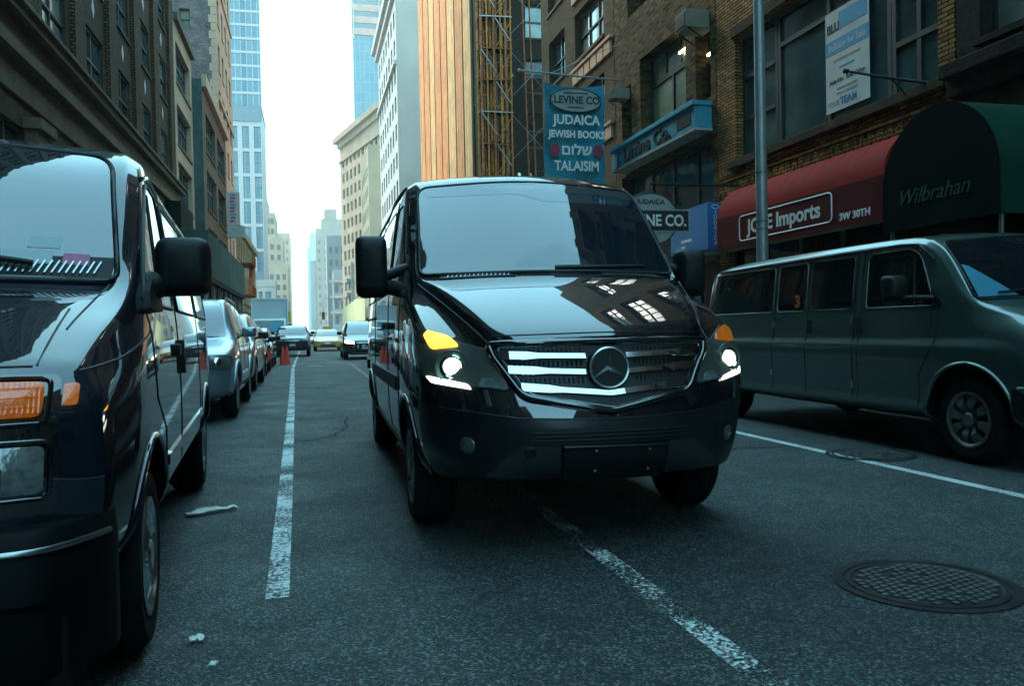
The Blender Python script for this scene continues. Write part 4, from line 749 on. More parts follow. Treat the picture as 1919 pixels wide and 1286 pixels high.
# ------------------------------------------------------------ ground
def sheet(name, x0, x1, y0, y1, z, m, kind='structure'):
    b = MB(); b.quad((x0, y0, z), (x1, y0, z), (x1, y1, z), (x0, y1, z)); return tag(b.build(name, m), kind=kind)
b = MB(); b.quad((-3000, -500, -.02), (3000, -500, -.02), (3000, 4000, -.02), (-3000, 4000, -.02)); tag(b.build('ground', 'concrete'), kind='structure')
sheet('road', -2.95, 7.9, -90, 1500, 0, 'asphalt')
XL, XR = -6.2, 11.0
for nm, x0, x1, kx in (('pavement', XL - 2, -3.10, -3.10), ('pavement', 8.05, XR + 2, 7.9)):
    b = MB().box(x0, x1, -90, 190, -.01, .15); tag(b.build(nm, 'concrete'), kind='structure')
    b = MB().box(kx, kx + .15, -90, 190, -.01, .153); tag(b.build('kerb', 'kerb', bevel=.02), kind='structure')
def strip(pts, w_, m, name='lane_line'):
    b = MB(); P = [Vector((p[0], p[1], .004)) for p in pts]; L = []
    for i, p in enumerate(P):
        d = (P[min(i + 1, len(P) - 1)] - P[max(i - 1, 0)]).normalized(); n = Vector((d.y, -d.x, 0)) * w_ / 2; L.append((p - n, p + n))
    for a, c in zip(L, L[1:]): b.quad(a[0], a[1], c[1], c[0])
    return tag(b.build(name, m), kind='structure')
strip([(-.165, 3.9), (-.19, 6), (-.30, 14), (-.55, 30), (-.62, 60)], .105, 'line')
strip([(1.46, 1.2), (1.48, 5), (1.5, 12)], .11, 'line_worn'); strip([(1.52, 12), (1.55, 34)], .11, 'line_worn')
for P in ([(-.1, 9.5), (.25, 9.9), (.42, 10.6), (.5, 12.2)], [(-.5, 13.8), (.6, 14.1), (1.4, 13.9)], [(3.4, 6.9), (4.0, 7.3), (4.6, 7.2)]):
    Q = []
    for a, b_ in zip(P, P[1:]):
        for k in range(8): t_ = k / 8; Q.append((a[0] + (b_[0] - a[0]) * t_ + .02 * math.sin(7 * a[0] + 5 * k), a[1] + (b_[1] - a[1]) * t_ + .02 * math.cos(3 * k)))
    strip(Q, .022, 'tar', 'tar_seam')
strip([(4.70, 1), (4.66, 4.6), (4.60, 8.3), (4.55, 34)], .10, 'line_crisp')
strip([(-.9, 31.5), (2.2, 31.9)], .35, 'line_worn', 'stop_line'); strip([(-1.0, 34.2), (3.2, 34.6)], .3, 'line_worn', 'stop_line')
b = MB(); rg = random.Random(3)      # small worn flecks of paint beside the lane line
for k in range(60):
    x, y, a, s_ = rg.uniform(-.6, 1.2), rg.uniform(2.2, 12), rg.uniform(0, 6.3), rg.uniform(.006, .022)
    b.quad(*[(x + s_ * rg.uniform(.6, 1.5) * math.cos(a + t), y + s_ * rg.uniform(.6, 1.5) * math.sin(a + t), .004) for t in (0, 1.5, 3.1, 4.6)])
tag(b.build('litter_flecks', 'txt_dim'), kind='stuff')
def manhole(x, y, r, label):
    t = empty('manhole_cover', (x, y, 0), .3, label, 'manhole cover', 'manhole covers in the road')
    MB().lathe([(r * 1.16, -.01), (r * 1.16, .006), (r * 1.03, .007), (r * 1.02, -.004), (r * .5, -.004), (.001, -.004)], (0, 0, 0), (0, 0, 1), 48).build('rim', 'iron', t, smooth=20)
    MB().lathe([(r, -.01), (r, .007), (r * .93, .008), (r * .91, .003), (.001, .003)], (0, 0, 0), (0, 0, 1), 48).build('lid', 'iron', t, smooth=20)
    b = MB(); s_ = .048; rr = random.Random(5)
    for i in range(-9, 10):
        for j in range(-9, 10):
            u, v = (i + (.5 if j % 2 else 0)) * s_, j * s_ * .8
            if math.hypot(u, v) < r * .86 and rr.random() > .06: b.box(u - s_ * .36, u + s_ * .36, v - s_ * .27, v + s_ * .27, .003, .010)
    o = b.build('raised_pattern', 'iron_worn', t); return t
manhole(2.70, 3.22, .34, 'large round iron manhole cover in the foreground beside the worn dashed line'); manhole(4.90, 6.52, .33, 'iron manhole cover cut by the white line below the green van')
def paper(name, label, x, y, w_, h, rz, m, amp=.02):
    b = MB(); rr = random.Random(len(label)); b.grid(lambda u, v: ((u - .5) * w_, (v - .5) * h, .012 + amp * rr.random() * (1 - abs(2 * u - 1) * .4)), 8, 4)
    o = b.build(name, m, smooth=20); o.location = (x, y, 0); o.rotation_euler = (0, 0, rz); return tag(o, label, 'litter')
paper('paper_scrap', 'torn tan paper strip lying beside the blue van', -.66, 5.93, .34, .09, R(28), 'paper', .03)
paper('paper_scrap', 'small crumpled white scrap on the road beside the front wheel of the blue van', -.45, 3.44, .055, .05, .4, 'paperw', .02)
paper('paper_scrap', 'tiny white scrap on the road nearest of all, by the crumpled scrap', -.36, 3.16, .03, .025, 1.2, 'paperw', .015)

# ------------------------------------------------------------ buildings
FC = {'R': lambda X, u, z, d: (X + d, u, z), 'L': lambda X, u, z, d: (X - d, u, z), 'F': lambda Y, u, z, d: (u, Y + d, z)}
class Bld:
    cache = {}
    def __init__(s, name, label, x0, x1, y0, y1, h, cat='building', z0=0, rz=0, group=None):
        s.x0, s.x1, s.y0, s.y1, s.h, s.z0 = x0, x1, y0, y1, h, z0
        s.off = Vector(((x0 + x1) / 2, (y0 + y1) / 2, 0)); s.root = empty(name, s.off, rz, label, cat, group)
    def add(s, mb, name, m, smooth=None, parent=None, bevel=0): return mb.build(name, m, parent or s.root, smooth, s.off, bevel)
    def face(s, b, f, fx, u0, u1, z0, z1, ops, dep, mi=0):
        P = lambda u, z, d=0: FC[f](fx, u, z, d)
        U = sorted({u0, u1, *[q for o in ops for q in o[:2]]}); Z = sorted({z0, z1, *[q for o in ops for q in o[2:4]]})
        for a, c in zip(Z, Z[1:]):
            run = None; m_ = (a + c) / 2
            for p, q in zip(U, U[1:]):
                k = (p + q) / 2; inside = any(o[0] < k < o[1] and o[2] < m_ < o[3] for o in ops)
                if not inside: run = (run[0], q) if run else (p, q)
                if (inside or q == U[-1]) and run: b.quad(P(run[0], a), P(run[1], a), P(run[1], c), P(run[0], c), mi=mi); run = None
        for o in ops:
            p, q, a, c = o[:4]
            b.quad(P(p, a), P(q, a), P(q, a, dep), P(p, a, dep), mi=mi); b.quad(P(p, c), P(q, c), P(q, c, dep), P(p, c, dep), mi=mi)
            b.quad(P(p, a), P(p, c), P(p, c, dep), P(p, a, dep), mi=mi); b.quad(P(q, a), P(q, c), P(q, c, dep), P(q, a, dep), mi=mi)
    def shell(s, m, ops={}, dep=.22, m2=None, roof='stone_d'):
        b = MB()
        s.face(b, 'L', s.x1, s.y0, s.y1, s.z0, s.h, ops.get('L', []), dep, 1 if 'L' not in ops and m2 else 0)
        s.face(b, 'R', s.x0, s.y0, s.y1, s.z0, s.h, ops.get('R', []), dep, 1 if 'R' not in ops and m2 else 0)
        s.face(b, 'F', s.y0, s.x0, s.x1, s.z0, s.h, ops.get('F', []), dep, 1 if 'F' not in ops and m2 else 0)
        b.quad((s.x0, s.y1, s.z0), (s.x1, s.y1, s.z0), (s.x1, s.y1, s.h), (s.x0, s.y1, s.h), mi=1 if m2 else 0)
        s.wall = b.build('wall', [m, m2] if m2 else m, s.root, off=s.off)
        s.add(MB().box(s.x0 + .3, s.x1 - .3, s.y0 + .3, s.y1 - .3, s.h - .6, s.h - .3), 'roof', roof)
        s.fx = {'L': s.x1, 'R': s.x0, 'F': s.y0}; s.dep = dep
    def window(s, f, o, glass='win', cols=1, rows=1, bar=.05, fm='frame', sill=None, split=None, fx=None, dep=None, name='window', lite=False):
        w_, h = round(o[1] - o[0], 3), round(o[3] - o[2], 3); key = (w_, h, glass, cols, rows, bar, fm, sill, split, lite); X = s.fx[f] if fx is None else fx; dep = s.dep if dep is None else dep
        if key not in Bld.cache:
            g = MB(); g.quad((-w_ / 2, 0, 0), (w_ / 2, 0, 0), (w_ / 2, 0, h), (-w_ / 2, 0, h)); g = g.build(name, glass, None); kids = []
            if not lite:
                q = MB(); e = .06; q.box(-w_ / 2, w_ / 2, -e, .01, 0, bar); q.box(-w_ / 2, w_ / 2, -e, .01, h - bar, h)
                for k in range(cols + 1): x = -w_ / 2 + bar / 2 + (w_ - bar) * k / cols; q.box(x - bar / 2, x + bar / 2, -e + .003, .01, bar, h - bar)
                for k in range(1, rows): z = h * (k / rows if split is None else split); q.box(-w_ / 2 + bar, w_ / 2 - bar, -e - .006, .01, z - bar / 2, z + bar / 2)
                kids.append(q.build('frame', fm, g))
                if sill: kids.append(MB().box(-w_ / 2 - .08, w_ / 2 + .08, -dep - .07, -.065, -.11, .0).build('sill', sill, g))
            Bld.cache[key] = g; t = g
        else:
            src = Bld.cache[key]; t = src.copy(); SC.collection.objects.link(t)
            for ch in list(src.children): c = ch.copy(); SC.collection.objects.link(c); c.parent = t
        t.parent = s.root; t.location = Vector(FC[f](X, (o[0] + o[1]) / 2, o[2], dep)) - s.off; t.rotation_euler = (0, 0, {'R': R(-90), 'L': R(90), 'F': 0}[f]); return t
def fac_box(b, f, X, u0, u1, z0, z1, out, inn=.0, mi=0):     # a box that stands `out` proud of a facade
    if f == 'L': b.box(X - inn, X + out, u0, u1, z0, z1, mi)
    elif f == 'R': b.box(X - out, X + inn, u0, u1, z0, z1, mi)
    else: b.box(u0, u1, X - out, X + inn, z0, z1, mi)
    return b
rn = random.Random(11)
# --- brown brick loft building with a stone base, left
B1 = Bld('loft_building', 'long brown brick building with ribbed piers, pale diamonds and a stone cornice', XL - 14, XL, -8, 44.3, 42)
bays = [22.6 - 4.2 * 7 + 4.2 * k for k in range(12)]; rows = [8.72 + 3.35 * k for k in range(9)]
ops = [(y, y + 2.35, z, z + 1.85) for y in bays for z in rows if y + 2.4 < 44] 
sf = [(y - .45, y + 2.8, .5, 6.0) for y in bays if y + 2.9 < 44]
B1.shell('b_brown', {'L': ops + sf}, .14)
for o in ops: B1.window('L', o, rn.choice(['win', 'win_blue', 'win_pale', 'win_blue']), 2, 2, .07, 'frame', 'stone_d')
for o in sf: B1.window('L', o, 'win', 3, 2, .09, 'frame', split=.72, name='storefront')
q = MB(); fac_box(q, 'L', XL, -8, 44.25, 7.35, 7.62, .30); fac_box(q, 'L', XL, -8, 44.25, 7.62, 8.15, .16); fac_box(q, 'L', XL, -8, 44.25, 8.15, 8.36, .42); fac_box(q, 'L', XL, -8, 44.25, 8.36, 8.46, .52); fac_box(q, 'L', XL, -8, 44.25, 6.6, 7.35, .08); B1.add(q, 'cornice', 'stone', bevel=.015)
for y in [bays[0] - 4.2] + bays:
    q = fac_box(MB(), 'L', XL, y + 2.70, y + 3.85, 8.46, 42, .15); B1.add(q, 'pier', 'b_pier')
    q = fac_box(MB(), 'L', XL, y + 2.85, y + 3.70, .15, 5.7, .20); fac_box(q, 'L', XL, y + 2.75, y + 3.80, 5.7, 6.0, .30); fac_box(q, 'L', XL, y + 2.65, y + 3.90, 6.0, 6.25, .40); B1.add(q, 'pilaster', 'stone', bevel=.02)
for y in bays:
    for z in rows[:4]:
        if y + 2.4 > 44: continue
        q = MB(); c = Vector((XL + .02, y + 1.17, z + 2.58)); q.quad(c + Vector((0, -.17, 0)), c + Vector((0, 0, -.30)), c + Vector((0, .17, 0)), c + Vector((0, 0, .30))); o = q.f
        i = len(q.v); q.v += [v + Vector((-.019, 0, 0)) for v in q.v[:4]]; q.f += [(k, (k + 1) % 4, i + (k + 1) % 4, i + k) for k in range(4)]; q.m += [0] * 4; B1.add(q, 'diamond', 'band')
# --- beige loft
B2 = Bld('beige_loft', 'narrow beige stone building with three wide dark windows beside the brown brick one', XL - 14, XL + .02, 44.3, 50.95, 17.2)
ops = [(45.0, 50.1, 14.05, 16.15), (45.0, 50.1, 10.95, 13.0), (45.0, 50.1, 7.9, 10.1), (45.0, 50.1, .6, 6.6)]
B2.shell('beige', {'L': ops}, .3)
for o in ops: B2.window('L', o, 'win_blue', 5, 2, .10, 'frame', 'stone', split=.65)
q = fac_box(MB(), 'L', XL + .02, 44.35, 50.9, 17.0, 17.35, .22); B2.add(q, 'cornice', 'stone'); B2.add(fac_box(MB(), 'L', XL + .02, 44.35, 50.9, 6.8, 7.2, .15), 'cornice', 'stone')
# --- green stucco building
B3 = Bld('green_building', 'narrow building with a dark green blank side wall and a pale parapet', XL - 14, -5.65, 51, 65.2, 16.0)
ops = [(52.6, 57.8, z, z + 2.3) for z in (12.2, 8.8, 5.4)] + [(59, 64.2, z, z + 2.3) for z in (12.2, 8.8, 5.4)]
B3.shell('stone', {'L': ops}, .25, 'b_green')
for o in ops: B3.window('L', o, 'win_blue', 4, 2, .1, 'frame', 'stone', split=.6)
B3.add(fac_box(MB(), 'L', -5.65, 51.05, 65.1, 15.6, 16.3, .25), 'cornice', 'beige2')
# --- tall purple brick
B4 = Bld('tall_brick_building', 'tall building with a blank purple brick side wall, rising over the green stucco house', XL - 16, XL, 66, 79.5, 47)
ops = [(y, y + 1.5, z, z + 2.0) for y in (67.2, 70.2, 73.2, 76.2) for z in [4 + 3.5 * k for k in range(12)]]; fo = [(-8.75, -8.0, 24.0, 25.5)]
B4.shell('beige2', {'L': ops, 'F': fo}, .25, 'b_purple')
b = MB(); B4.face(b, 'F', 65.96, XL - 16, XL - .02, 0, 47, fo, .05); B4.add(b, 'side_wall', 'b_purple')
for o in ops: B4.window('L', o, 'win', 1, 2, .07, 'frame', 'beige2')
B4.window('F', fo[0], 'win_pale', 1, 2, .07)
q = MB()
for k in range(70): q.box(XL - .35 - .15 * (k % 2), XL + .025, 65.93, 66.4, .6 * k, .6 * k + .57)
B4.add(q, 'quoin', 'beige2')
q = MB()
for k in range(4): fac_box(q, 'L', XL, 66.5, 79.4, 10 + 9 * k, 10.35 + 9 * k, .12)
B4.add(q, 'string_course', 'beige2')
# --- ochre brick low building
B5 = Bld('ochre_building', 'low ochre brick building with rows of dark windows, near the box truck', XL - 14, XL, 80, 108, 11.2)
ops = [(81 + 2.2 * k, 82.2 + 2.2 * k, z, z + 1.9) for k in range(12) for z in (8.4, 5.3)] + [(81 + 3 * k, 83.2 + 3 * k, .8, 3.6) for k in range(9)]
B5.shell('yellowwall', {'L': ops}, .3)
for o in ops: B5.window('L', o, 'win', 1, 2, .08, 'frame', 'stone' if o[2] > 4 else None)
q = fac_box(MB(), 'L', XL, 80.05, 107.9, 10.8, 11.4, .35); B5.add(q, 'cornice', 'yellowwall'); B5.add(fac_box(MB(), 'L', XL, 80.05, 107.9, 4.2, 4.6, .25), 'cornice', 'yellowwall')
q = MB()
for z in (5.0, 8.1):
    fac_box(q, 'L', XL, 84, 90, z, z + .06, 1.1)
    for k in range(13): q.bar((XL + 1.08, 84 + .5 * k, z), (XL + 1.08, 84 + .5 * k, z + .9), .03, .03)
    q.bar((XL + 1.08, 84, z + .9), (XL + 1.08, 90, z + .9), .04, .04)
q.bar((XL + .8, 85, 5.0), (XL + .8, 88.5, 8.1), .5, .06); B5.add(q, 'fire_escape', 'rust')
# --- glass tower, left
B6 = Bld('glass_tower', 'blue glass tower with white floor bands and a grey louvre band', -24, -9.45, 200, 222, 95)
frame_ops = [(-21.3 + 2.55 * k, -19.8 + 2.55 * k, 15.2 + 5.75 * j, 20.2 + 5.75 * j) for k in range(5) for j in range(6)]
b = MB(); B6.shell('band', {'F': frame_ops}, .35)
for o in frame_ops: B6.window('F', o, 'tower2', 2, 2, .13, 'frame_g', lite=False)
cw = MB(); cw.box(-23.9, -9.25, 199.75, 199.97, 53.6, 95); B6.add(cw, 'curtain_wall', 'tower')
cw = MB(); cw.box(-9.44, -9.23, 199.98, 222, 53.6, 95); B6.add(cw, 'curtain_wall', 'tower')
B6.add(MB().box(-24, -9.2, 199.7, 199.98, 50.1, 53.55), 'louvre_band', 'greyband')
for k in range(13): B6.add(MB().box(-24, -9.2, 199.62, 199.74, 56.2 + 3.1 * k, 56.75 + 3.1 * k), 'floor_band', 'band')
B7 = Bld('white_house', 'low white building with tall windows behind the box truck, under the glass tower', -12, -6.75, 189, 198, 13.1)
ops = [(-11.5, -10.7, 6.2, 10.5), (-10.3, -9.5, 6.2, 10.5), (-8.9, -7.7, 6.2, 10.5)]
B7.shell('whitewall', {'F': ops}, .3)
for o in ops: B7.window('F', o, 'tower2', 1, 2, .1, 'frame_g')
B7.add(MB().box(-12.1, -6.65, 188.85, 189, 11.6, 12.1), 'cornice', 'whitewall'); B7.add(MB().box(-11.5, -9.2, 190, 193, 13.1, 15), 'roof_hut', 'greyband')
B8 = Bld('stepped_block', 'hazy beige stepped building just beyond the blue glass tower with white bands', -22, -6.4, 300, 330, 26)
def punch(y, x0, x1, z0, z1, n, dz, w_=1.1, h=1.9): st = (x1 - x0) / n; return [(x0 + st * (k + .5) - w_ / 2, x0 + st * (k + .5) + w_ / 2, z, z + h) for k in range(n) for z in [z0 + dz * j for j in range(int((z1 - z0) / dz))]]
ops = punch(300, -15, -6.6, 2, 25, 4, 3.6); B8.shell('beige2', {'F': ops}, .3)
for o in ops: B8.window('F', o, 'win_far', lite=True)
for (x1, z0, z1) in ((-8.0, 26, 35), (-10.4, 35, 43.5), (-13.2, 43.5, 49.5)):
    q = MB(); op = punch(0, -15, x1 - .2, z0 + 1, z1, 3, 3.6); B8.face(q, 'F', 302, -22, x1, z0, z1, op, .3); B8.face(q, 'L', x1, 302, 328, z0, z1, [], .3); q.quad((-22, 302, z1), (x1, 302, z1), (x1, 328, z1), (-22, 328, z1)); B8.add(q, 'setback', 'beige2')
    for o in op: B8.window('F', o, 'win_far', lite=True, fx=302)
# --- right side, near to far
B10 = Bld('brownstone_house', 'dark brownstone house behind the green canopy with the script lettering', XR, XR + 14, -8, 12.2, 24.5)
ops = [(10.0 - 2.6 * k, 11.7 - 2.6 * k, z, z + 2.0) for k in range(6) for z in (5.9, 9.6, 13.3, 17)] + [(9.2 - 4 * k, 11.6 - 4 * k, .5, 3.6) for k in range(4)]
B10.shell('brownstone', {'R': ops}, .3)
for o in ops: B10.window('R', o, 'win' if o[2] > 6 else 'win_pale' if o[2] > 5 else 'win', 2, 2, .08, 'frame', 'brownstone')
for y in (-4.6, -2.0, .6, 3.2, 5.8, 8.4, 11.4): B10.add(fac_box(MB(), 'R', XR, y - .32, y + .32, 8.6, 24.4, .22), 'pier', 'b_pier')  # upper piers added out of view, as columns for the van windscreen to reflect
for y in (2.0, 7.2):  # unseen fire escapes, added to break up the windscreen reflection
    q = MB()
    for z in (9.2, 12.9, 16.6, 20.3): fac_box(q, 'R', XR, y - 1.5, y + 1.5, z, z + .06, 1.0); q.bar((XR - .98, y - 1.5, z + .9), (XR - .98, y + 1.5, z + .9), .04, .04)
    B10.add(q, 'fire_escape', 'rust')
q = fac_box(MB(), 'R', XR, -8, 12.15, 5.3, 5.55, .45); fac_box(q, 'R', XR, -8, 12.15, 5.0, 5.3, .28); fac_box(q, 'R', XR, -8, 12.15, 4.1, 5.0, .12); B10.add(q, 'cornice', 'brownstone', bevel=.03)
# --- yellow brick with the big window
B11 = Bld('yellow_brick_building', 'yellow brick building with a wide black-framed upper window above the red awning', XR, XR + 14, 12.25, 20.85, 24.5)
big = [(12.65, 14.12, 5.5, 8.7), (14.14, 18.16, 5.5, 8.7), (18.18, 19.85, 5.5, 8.7)]
up = [(12.9, 19.7, 10.3, 13.2), (12.9, 19.7, 15, 18), (12.9, 19.7, 19.6, 22.4)]; shop = [(12.6, 20.5, .4, 3.3)]
merged = [(12.65, 19.85, 5.5, 8.7)]
B11.shell('b_yellow', {'R': merged + up + shop}, .28)
for o, c, r, sp in ((big[0], 2, 3, None), (big[1], 2, 2, .76), (big[2], 2, 3, None)): B11.window('R', o, 'win_blue', c, r, .11, 'frame', None, sp)
for o in up: B11.window('R', o, 'win', 5, 2, .11, 'frame')
B11.window('R', shop[0], 'win', 5, 2, .1, 'frame', split=.8, name='storefront')
q = fac_box(MB(), 'R', XR, 12.35, 20.1, 5.30, 5.498, .16); B11.add(q, 'window_sill', 'stone_d', bevel=.02)
q = fac_box(MB(), 'R', XR, 12.5, 20.0, 8.72, 8.98, .05); B11.add(q, 'lintel', 'stone_d', bevel=.01)
q = MB()
for k in range(62):
    y = 12.4 + .135 * k; up_ = k % 2; a = Vector((XR - .012, y, 4.60 + (.26 if up_ else 0))); c = Vector((XR - .012, y + .135, 4.60 + (0 if up_ else .26)))
    for j in range(2): q.bar(a + Vector((0, 0, .11 * j)), c + Vector((0, 0, .11 * j)), .05, .07, 0, (1, 0, 0))
B11.add(q, 'chevron_band', 'b_yellow')
q = MB()
for z in (4.50, 5.02, 5.14): fac_box(q, 'R', XR, 12.3, 20.8, z, z + .07, .035)
for k in range(84): fac_box(q, 'R', XR, 12.32 + .1 * k, 12.395 + .1 * k, 5.21, 5.298, .05)
B11.add(q, 'brick_course', 'b_yellow')
# --- dark brick shop building
B12 = Bld('dark_brick_building', 'dark mottled brick building with the teal shop sign and a big window painted with a greenish reflection', XR, XR + 14, 20.9, 28.5, 24.5)
ops = [(22.75, 26.2, 7.75, 10.15), (21.2, 22.1, 7.55, 9.95), (27.0, 27.9, 7.4, 9.6), (22.0, 27.2, 11.9, 14.2), (22.0, 27.2, 16, 18.4), (21.1, 28.0, 3.2, 6.5), (21.1, 28.0, .4, 3.0)]
B12.shell('b_dark', {'R': ops}, .45)
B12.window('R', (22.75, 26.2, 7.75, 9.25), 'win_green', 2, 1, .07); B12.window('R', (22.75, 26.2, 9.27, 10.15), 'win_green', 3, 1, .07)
B12.window('R', ops[1], 'win_pale', 1, 2, .07); B12.window('R', ops[2], 'win_pale', 1, 2, .07)
for o in ops[3:5]: B12.window('R', o, 'win', 3, 2, .08)
B12.window('R', ops[5], 'win_blue', 4, 1, .08, name='storefront'); B12.window('R', ops[6], 'win', 4, 1, .08, name='storefront')
for (y, z) in ((23.5, 9.62), (21.62, 8.95)): B12.add(MB().box(XR + .33, XR + .385, y - .1, y + .42, z, z + .07), 'ceiling_lamp', 'lit')
# --- tawny corner building, its sunlit blocks painted as pale stone
B13 = Bld('tawny_building', 'tawny brick building with stone panels coloured pale for sunlight, behind the teal banner', XR, XR + 14, 28.55, 38, 23)
ops = [(29.6, 33.0, z, z + 1.9) for z in (8.9, 12.2, 15.5, 18.8)] + [(34.4, 36.8, z, z + 2.0) for z in (5.6, 8.9, 12.2, 15.5, 18.8)] + [(29.2, 37.4, .5, 4.2)]
B13.shell('b_corner', {'R': ops}, .3)
for o in ops: B13.window('R', o, rn.choice(['win', 'win_pale', 'win_blue']), 3 if o[1] - o[0] > 3 else 2, 2, .08, 'frame', 'stone' if o[2] > 4 else None)
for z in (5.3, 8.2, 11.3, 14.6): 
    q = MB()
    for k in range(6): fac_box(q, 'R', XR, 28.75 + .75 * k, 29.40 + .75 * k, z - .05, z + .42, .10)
    fac_box(q, 'R', XR, 28.6, 33.4, z + .44, z + .56, .16); B13.add(q, 'painted_sunlit_panel', 'beige2', bevel=.02)
# --- dark back wall beyond the empty lot
B14 = Bld('sooty_building', 'sooty brick building with dark windows set back behind the scaffold', 11.1, 30, 53.2, 80, 34)
ops = [(x, x + 1.5, z, z + 2.2) for x in (14.3, 17.2) for z in (6, 9.6, 13.2, 16.8, 20.4, 24)]
B14.shell('b_recess', {'F': ops}, .3)
for o in ops:
    B14.window('F', o, rn.choice(['win', 'win_pale', 'win']), 1, 2, .1, 'frame', 'stone_d')
# --- orange clad wall
B15 = Bld('orange_clad_building', 'tall building wrapped in vertical orange and tan cladding strips, above the black van roof', XR - .02, XR + .06, 54.6, 80.5, 36)
b = MB(); B15.x1 = XR + .09; B15.face(b, 'R', XR, 54.6, 80.5, 3, 36, [], .1); b.quad((XR, 54.6, 3), (XR + .09, 54.6, 3), (XR + .09, 54.6, 36), (XR, 54.6, 36)); B15.add(b, 'wall', 'seam')
ys = [54.7, 57.6, 60.8, 64.2, 67.3, 70.6, 73.6, 77.0, 80.4]
for k, (a, c) in enumerate(zip(ys, ys[1:])):
    q = MB(); n = 4
    for j in range(n): e = (c - a - .5) / n; q.box(XR - .07 - .012 * (j % 2), XR - .012, a + .2 + e * j, a + .2 + e * (j + 1) - .03, 3, 36)
    B15.add(q, 'cladding_strip', 'gold2' if k in (0, 2, 5) else 'gold')
# --- white building, cornice building and others
B16 = Bld('white_building', 'tall white building with small windows and a grey blank side, beyond the orange cladding', XR - .05, XR + 12, 100, 125, 44)
ops = [(101.2 + 3.4 * k, 103 + 3.4 * k, z, z + 2.0) for k in range(7) for z in [4 + 3.4 * j for j in range(11)]]
B16.shell('whitewall', {'R': ops}, .3, 'greywall')
for o in ops: B16.window('R', o, 'win_blue', 2, 2, .1, 'frame_g')
q = fac_box(MB(), 'R', XR - .05, 100, 125.6, 42.2, 43.2, .9); fac_box(q, 'R', XR - .05, 100.1, 125.4, 41.2, 42.2, .45); B16.add(q, 'cornice', 'whitewall'); B16.add(fac_box(MB(), 'R', XR - .05, 100.1, 125, 33.2, 33.7, .35), 'cornice', 'whitewall'); B16.add(fac_box(MB(), 'R', XR - .05, 100.1, 125, 8, 8.5, .3), 'cornice', 'whitewall')
B17 = Bld('tan_block', 'plain tan building with one blank wall facing us, before the corniced building', 11.0, 24, 150, 170, 34.5)
ops = [(152 + 3.4 * k, 153.6 + 3.4 * k, 4 + 3.6 * j, 6 + 3.6 * j) for k in range(5) for j in range(8)]
B17.shell('tan', {'R': ops}, .3)
for o in ops: B17.window('R', o, 'win_far', lite=True)
B18 = Bld('corniced_building', 'beige corniced building with many windows, turned a little to the street', -4.5, 13.5, 0, 38, 52)
B18.root.location = (13.3 + 8.7, 207.5, 0); B18.root.rotation_euler = (0, 0, R(12.5)); 
ops = [(1.4 + 3.6 * k, 3.3 + 3.6 * k, z, z + 2.4) for k in range(10) for z in [4 + 4.0 * j for j in range(11)]]
B18.shell('beige2', {'R': ops}, .35)
for o in ops[:]: B18.window('R', o, 'win', 2, 2, .14, 'frame_g') if o[2] > 15 else B18.window('R', o, 'win_far', lite=True)
q = fac_box(MB(), 'R', -4.5, -1, 39, 50.8, 52.2, 1.6); fac_box(q, 'R', -4.5, 0, 38, 49.4, 50.8, .7); B18.add(q, 'cornice', 'beige2'); B18.add(fac_box(MB(), 'R', -4.5, 0, 38, 45.6, 46.1, .5), 'cornice', 'beige2')
B18.add(MB().box(0, 12, 4, 16, 52, 60), 'roof_house', 'pink')
B19 = Bld('unfinished_tower', 'far blue glass tower with unfinished pink floors on top, behind the corniced building', 17.6, 40, 300, 330, 122)
B19.shell('tower2')
for k in range(7): B19.add(MB().box(17.3, 40.3, 299.5, 299.95, 106.5 + 4.2 * k, 108.8 + 4.2 * k), 'open_floor', 'pink'); B19.add(MB().box(17.4, 40.2, 299.75, 299.98, 108.81 + 4.2 * k, 110.69 + 4.2 * k), 'floor_gap', 'greyband')
for x in (18.0, 27): B19.add(MB().bar((x, 299.3, 105), (x, 299.3, 136), .5, .4), 'hoist_mast', 'band')
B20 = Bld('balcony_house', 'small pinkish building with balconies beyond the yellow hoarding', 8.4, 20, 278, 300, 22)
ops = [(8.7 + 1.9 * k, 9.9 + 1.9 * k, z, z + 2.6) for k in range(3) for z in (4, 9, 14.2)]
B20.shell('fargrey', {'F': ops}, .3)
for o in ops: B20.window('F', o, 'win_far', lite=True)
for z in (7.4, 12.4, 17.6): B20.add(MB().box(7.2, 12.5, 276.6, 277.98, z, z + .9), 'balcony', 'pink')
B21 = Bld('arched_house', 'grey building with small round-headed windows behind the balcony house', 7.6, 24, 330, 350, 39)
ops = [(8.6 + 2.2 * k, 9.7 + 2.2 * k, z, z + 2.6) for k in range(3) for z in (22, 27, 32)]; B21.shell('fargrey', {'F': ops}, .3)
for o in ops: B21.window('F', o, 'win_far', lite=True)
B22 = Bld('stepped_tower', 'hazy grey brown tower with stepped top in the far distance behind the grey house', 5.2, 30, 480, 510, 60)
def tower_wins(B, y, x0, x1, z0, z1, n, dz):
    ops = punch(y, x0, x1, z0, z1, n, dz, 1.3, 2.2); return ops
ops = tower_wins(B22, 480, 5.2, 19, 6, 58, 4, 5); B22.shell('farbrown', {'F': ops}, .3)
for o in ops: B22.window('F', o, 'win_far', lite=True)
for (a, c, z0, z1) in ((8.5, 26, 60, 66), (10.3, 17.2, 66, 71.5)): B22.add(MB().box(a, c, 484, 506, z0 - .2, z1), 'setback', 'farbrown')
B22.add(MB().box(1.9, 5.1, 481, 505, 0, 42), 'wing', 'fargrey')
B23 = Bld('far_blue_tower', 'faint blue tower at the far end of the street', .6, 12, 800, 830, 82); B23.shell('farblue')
B23.add(MB().box(3.0, 12, 804, 826, 81.5, 96), 'setback', 'farblue')
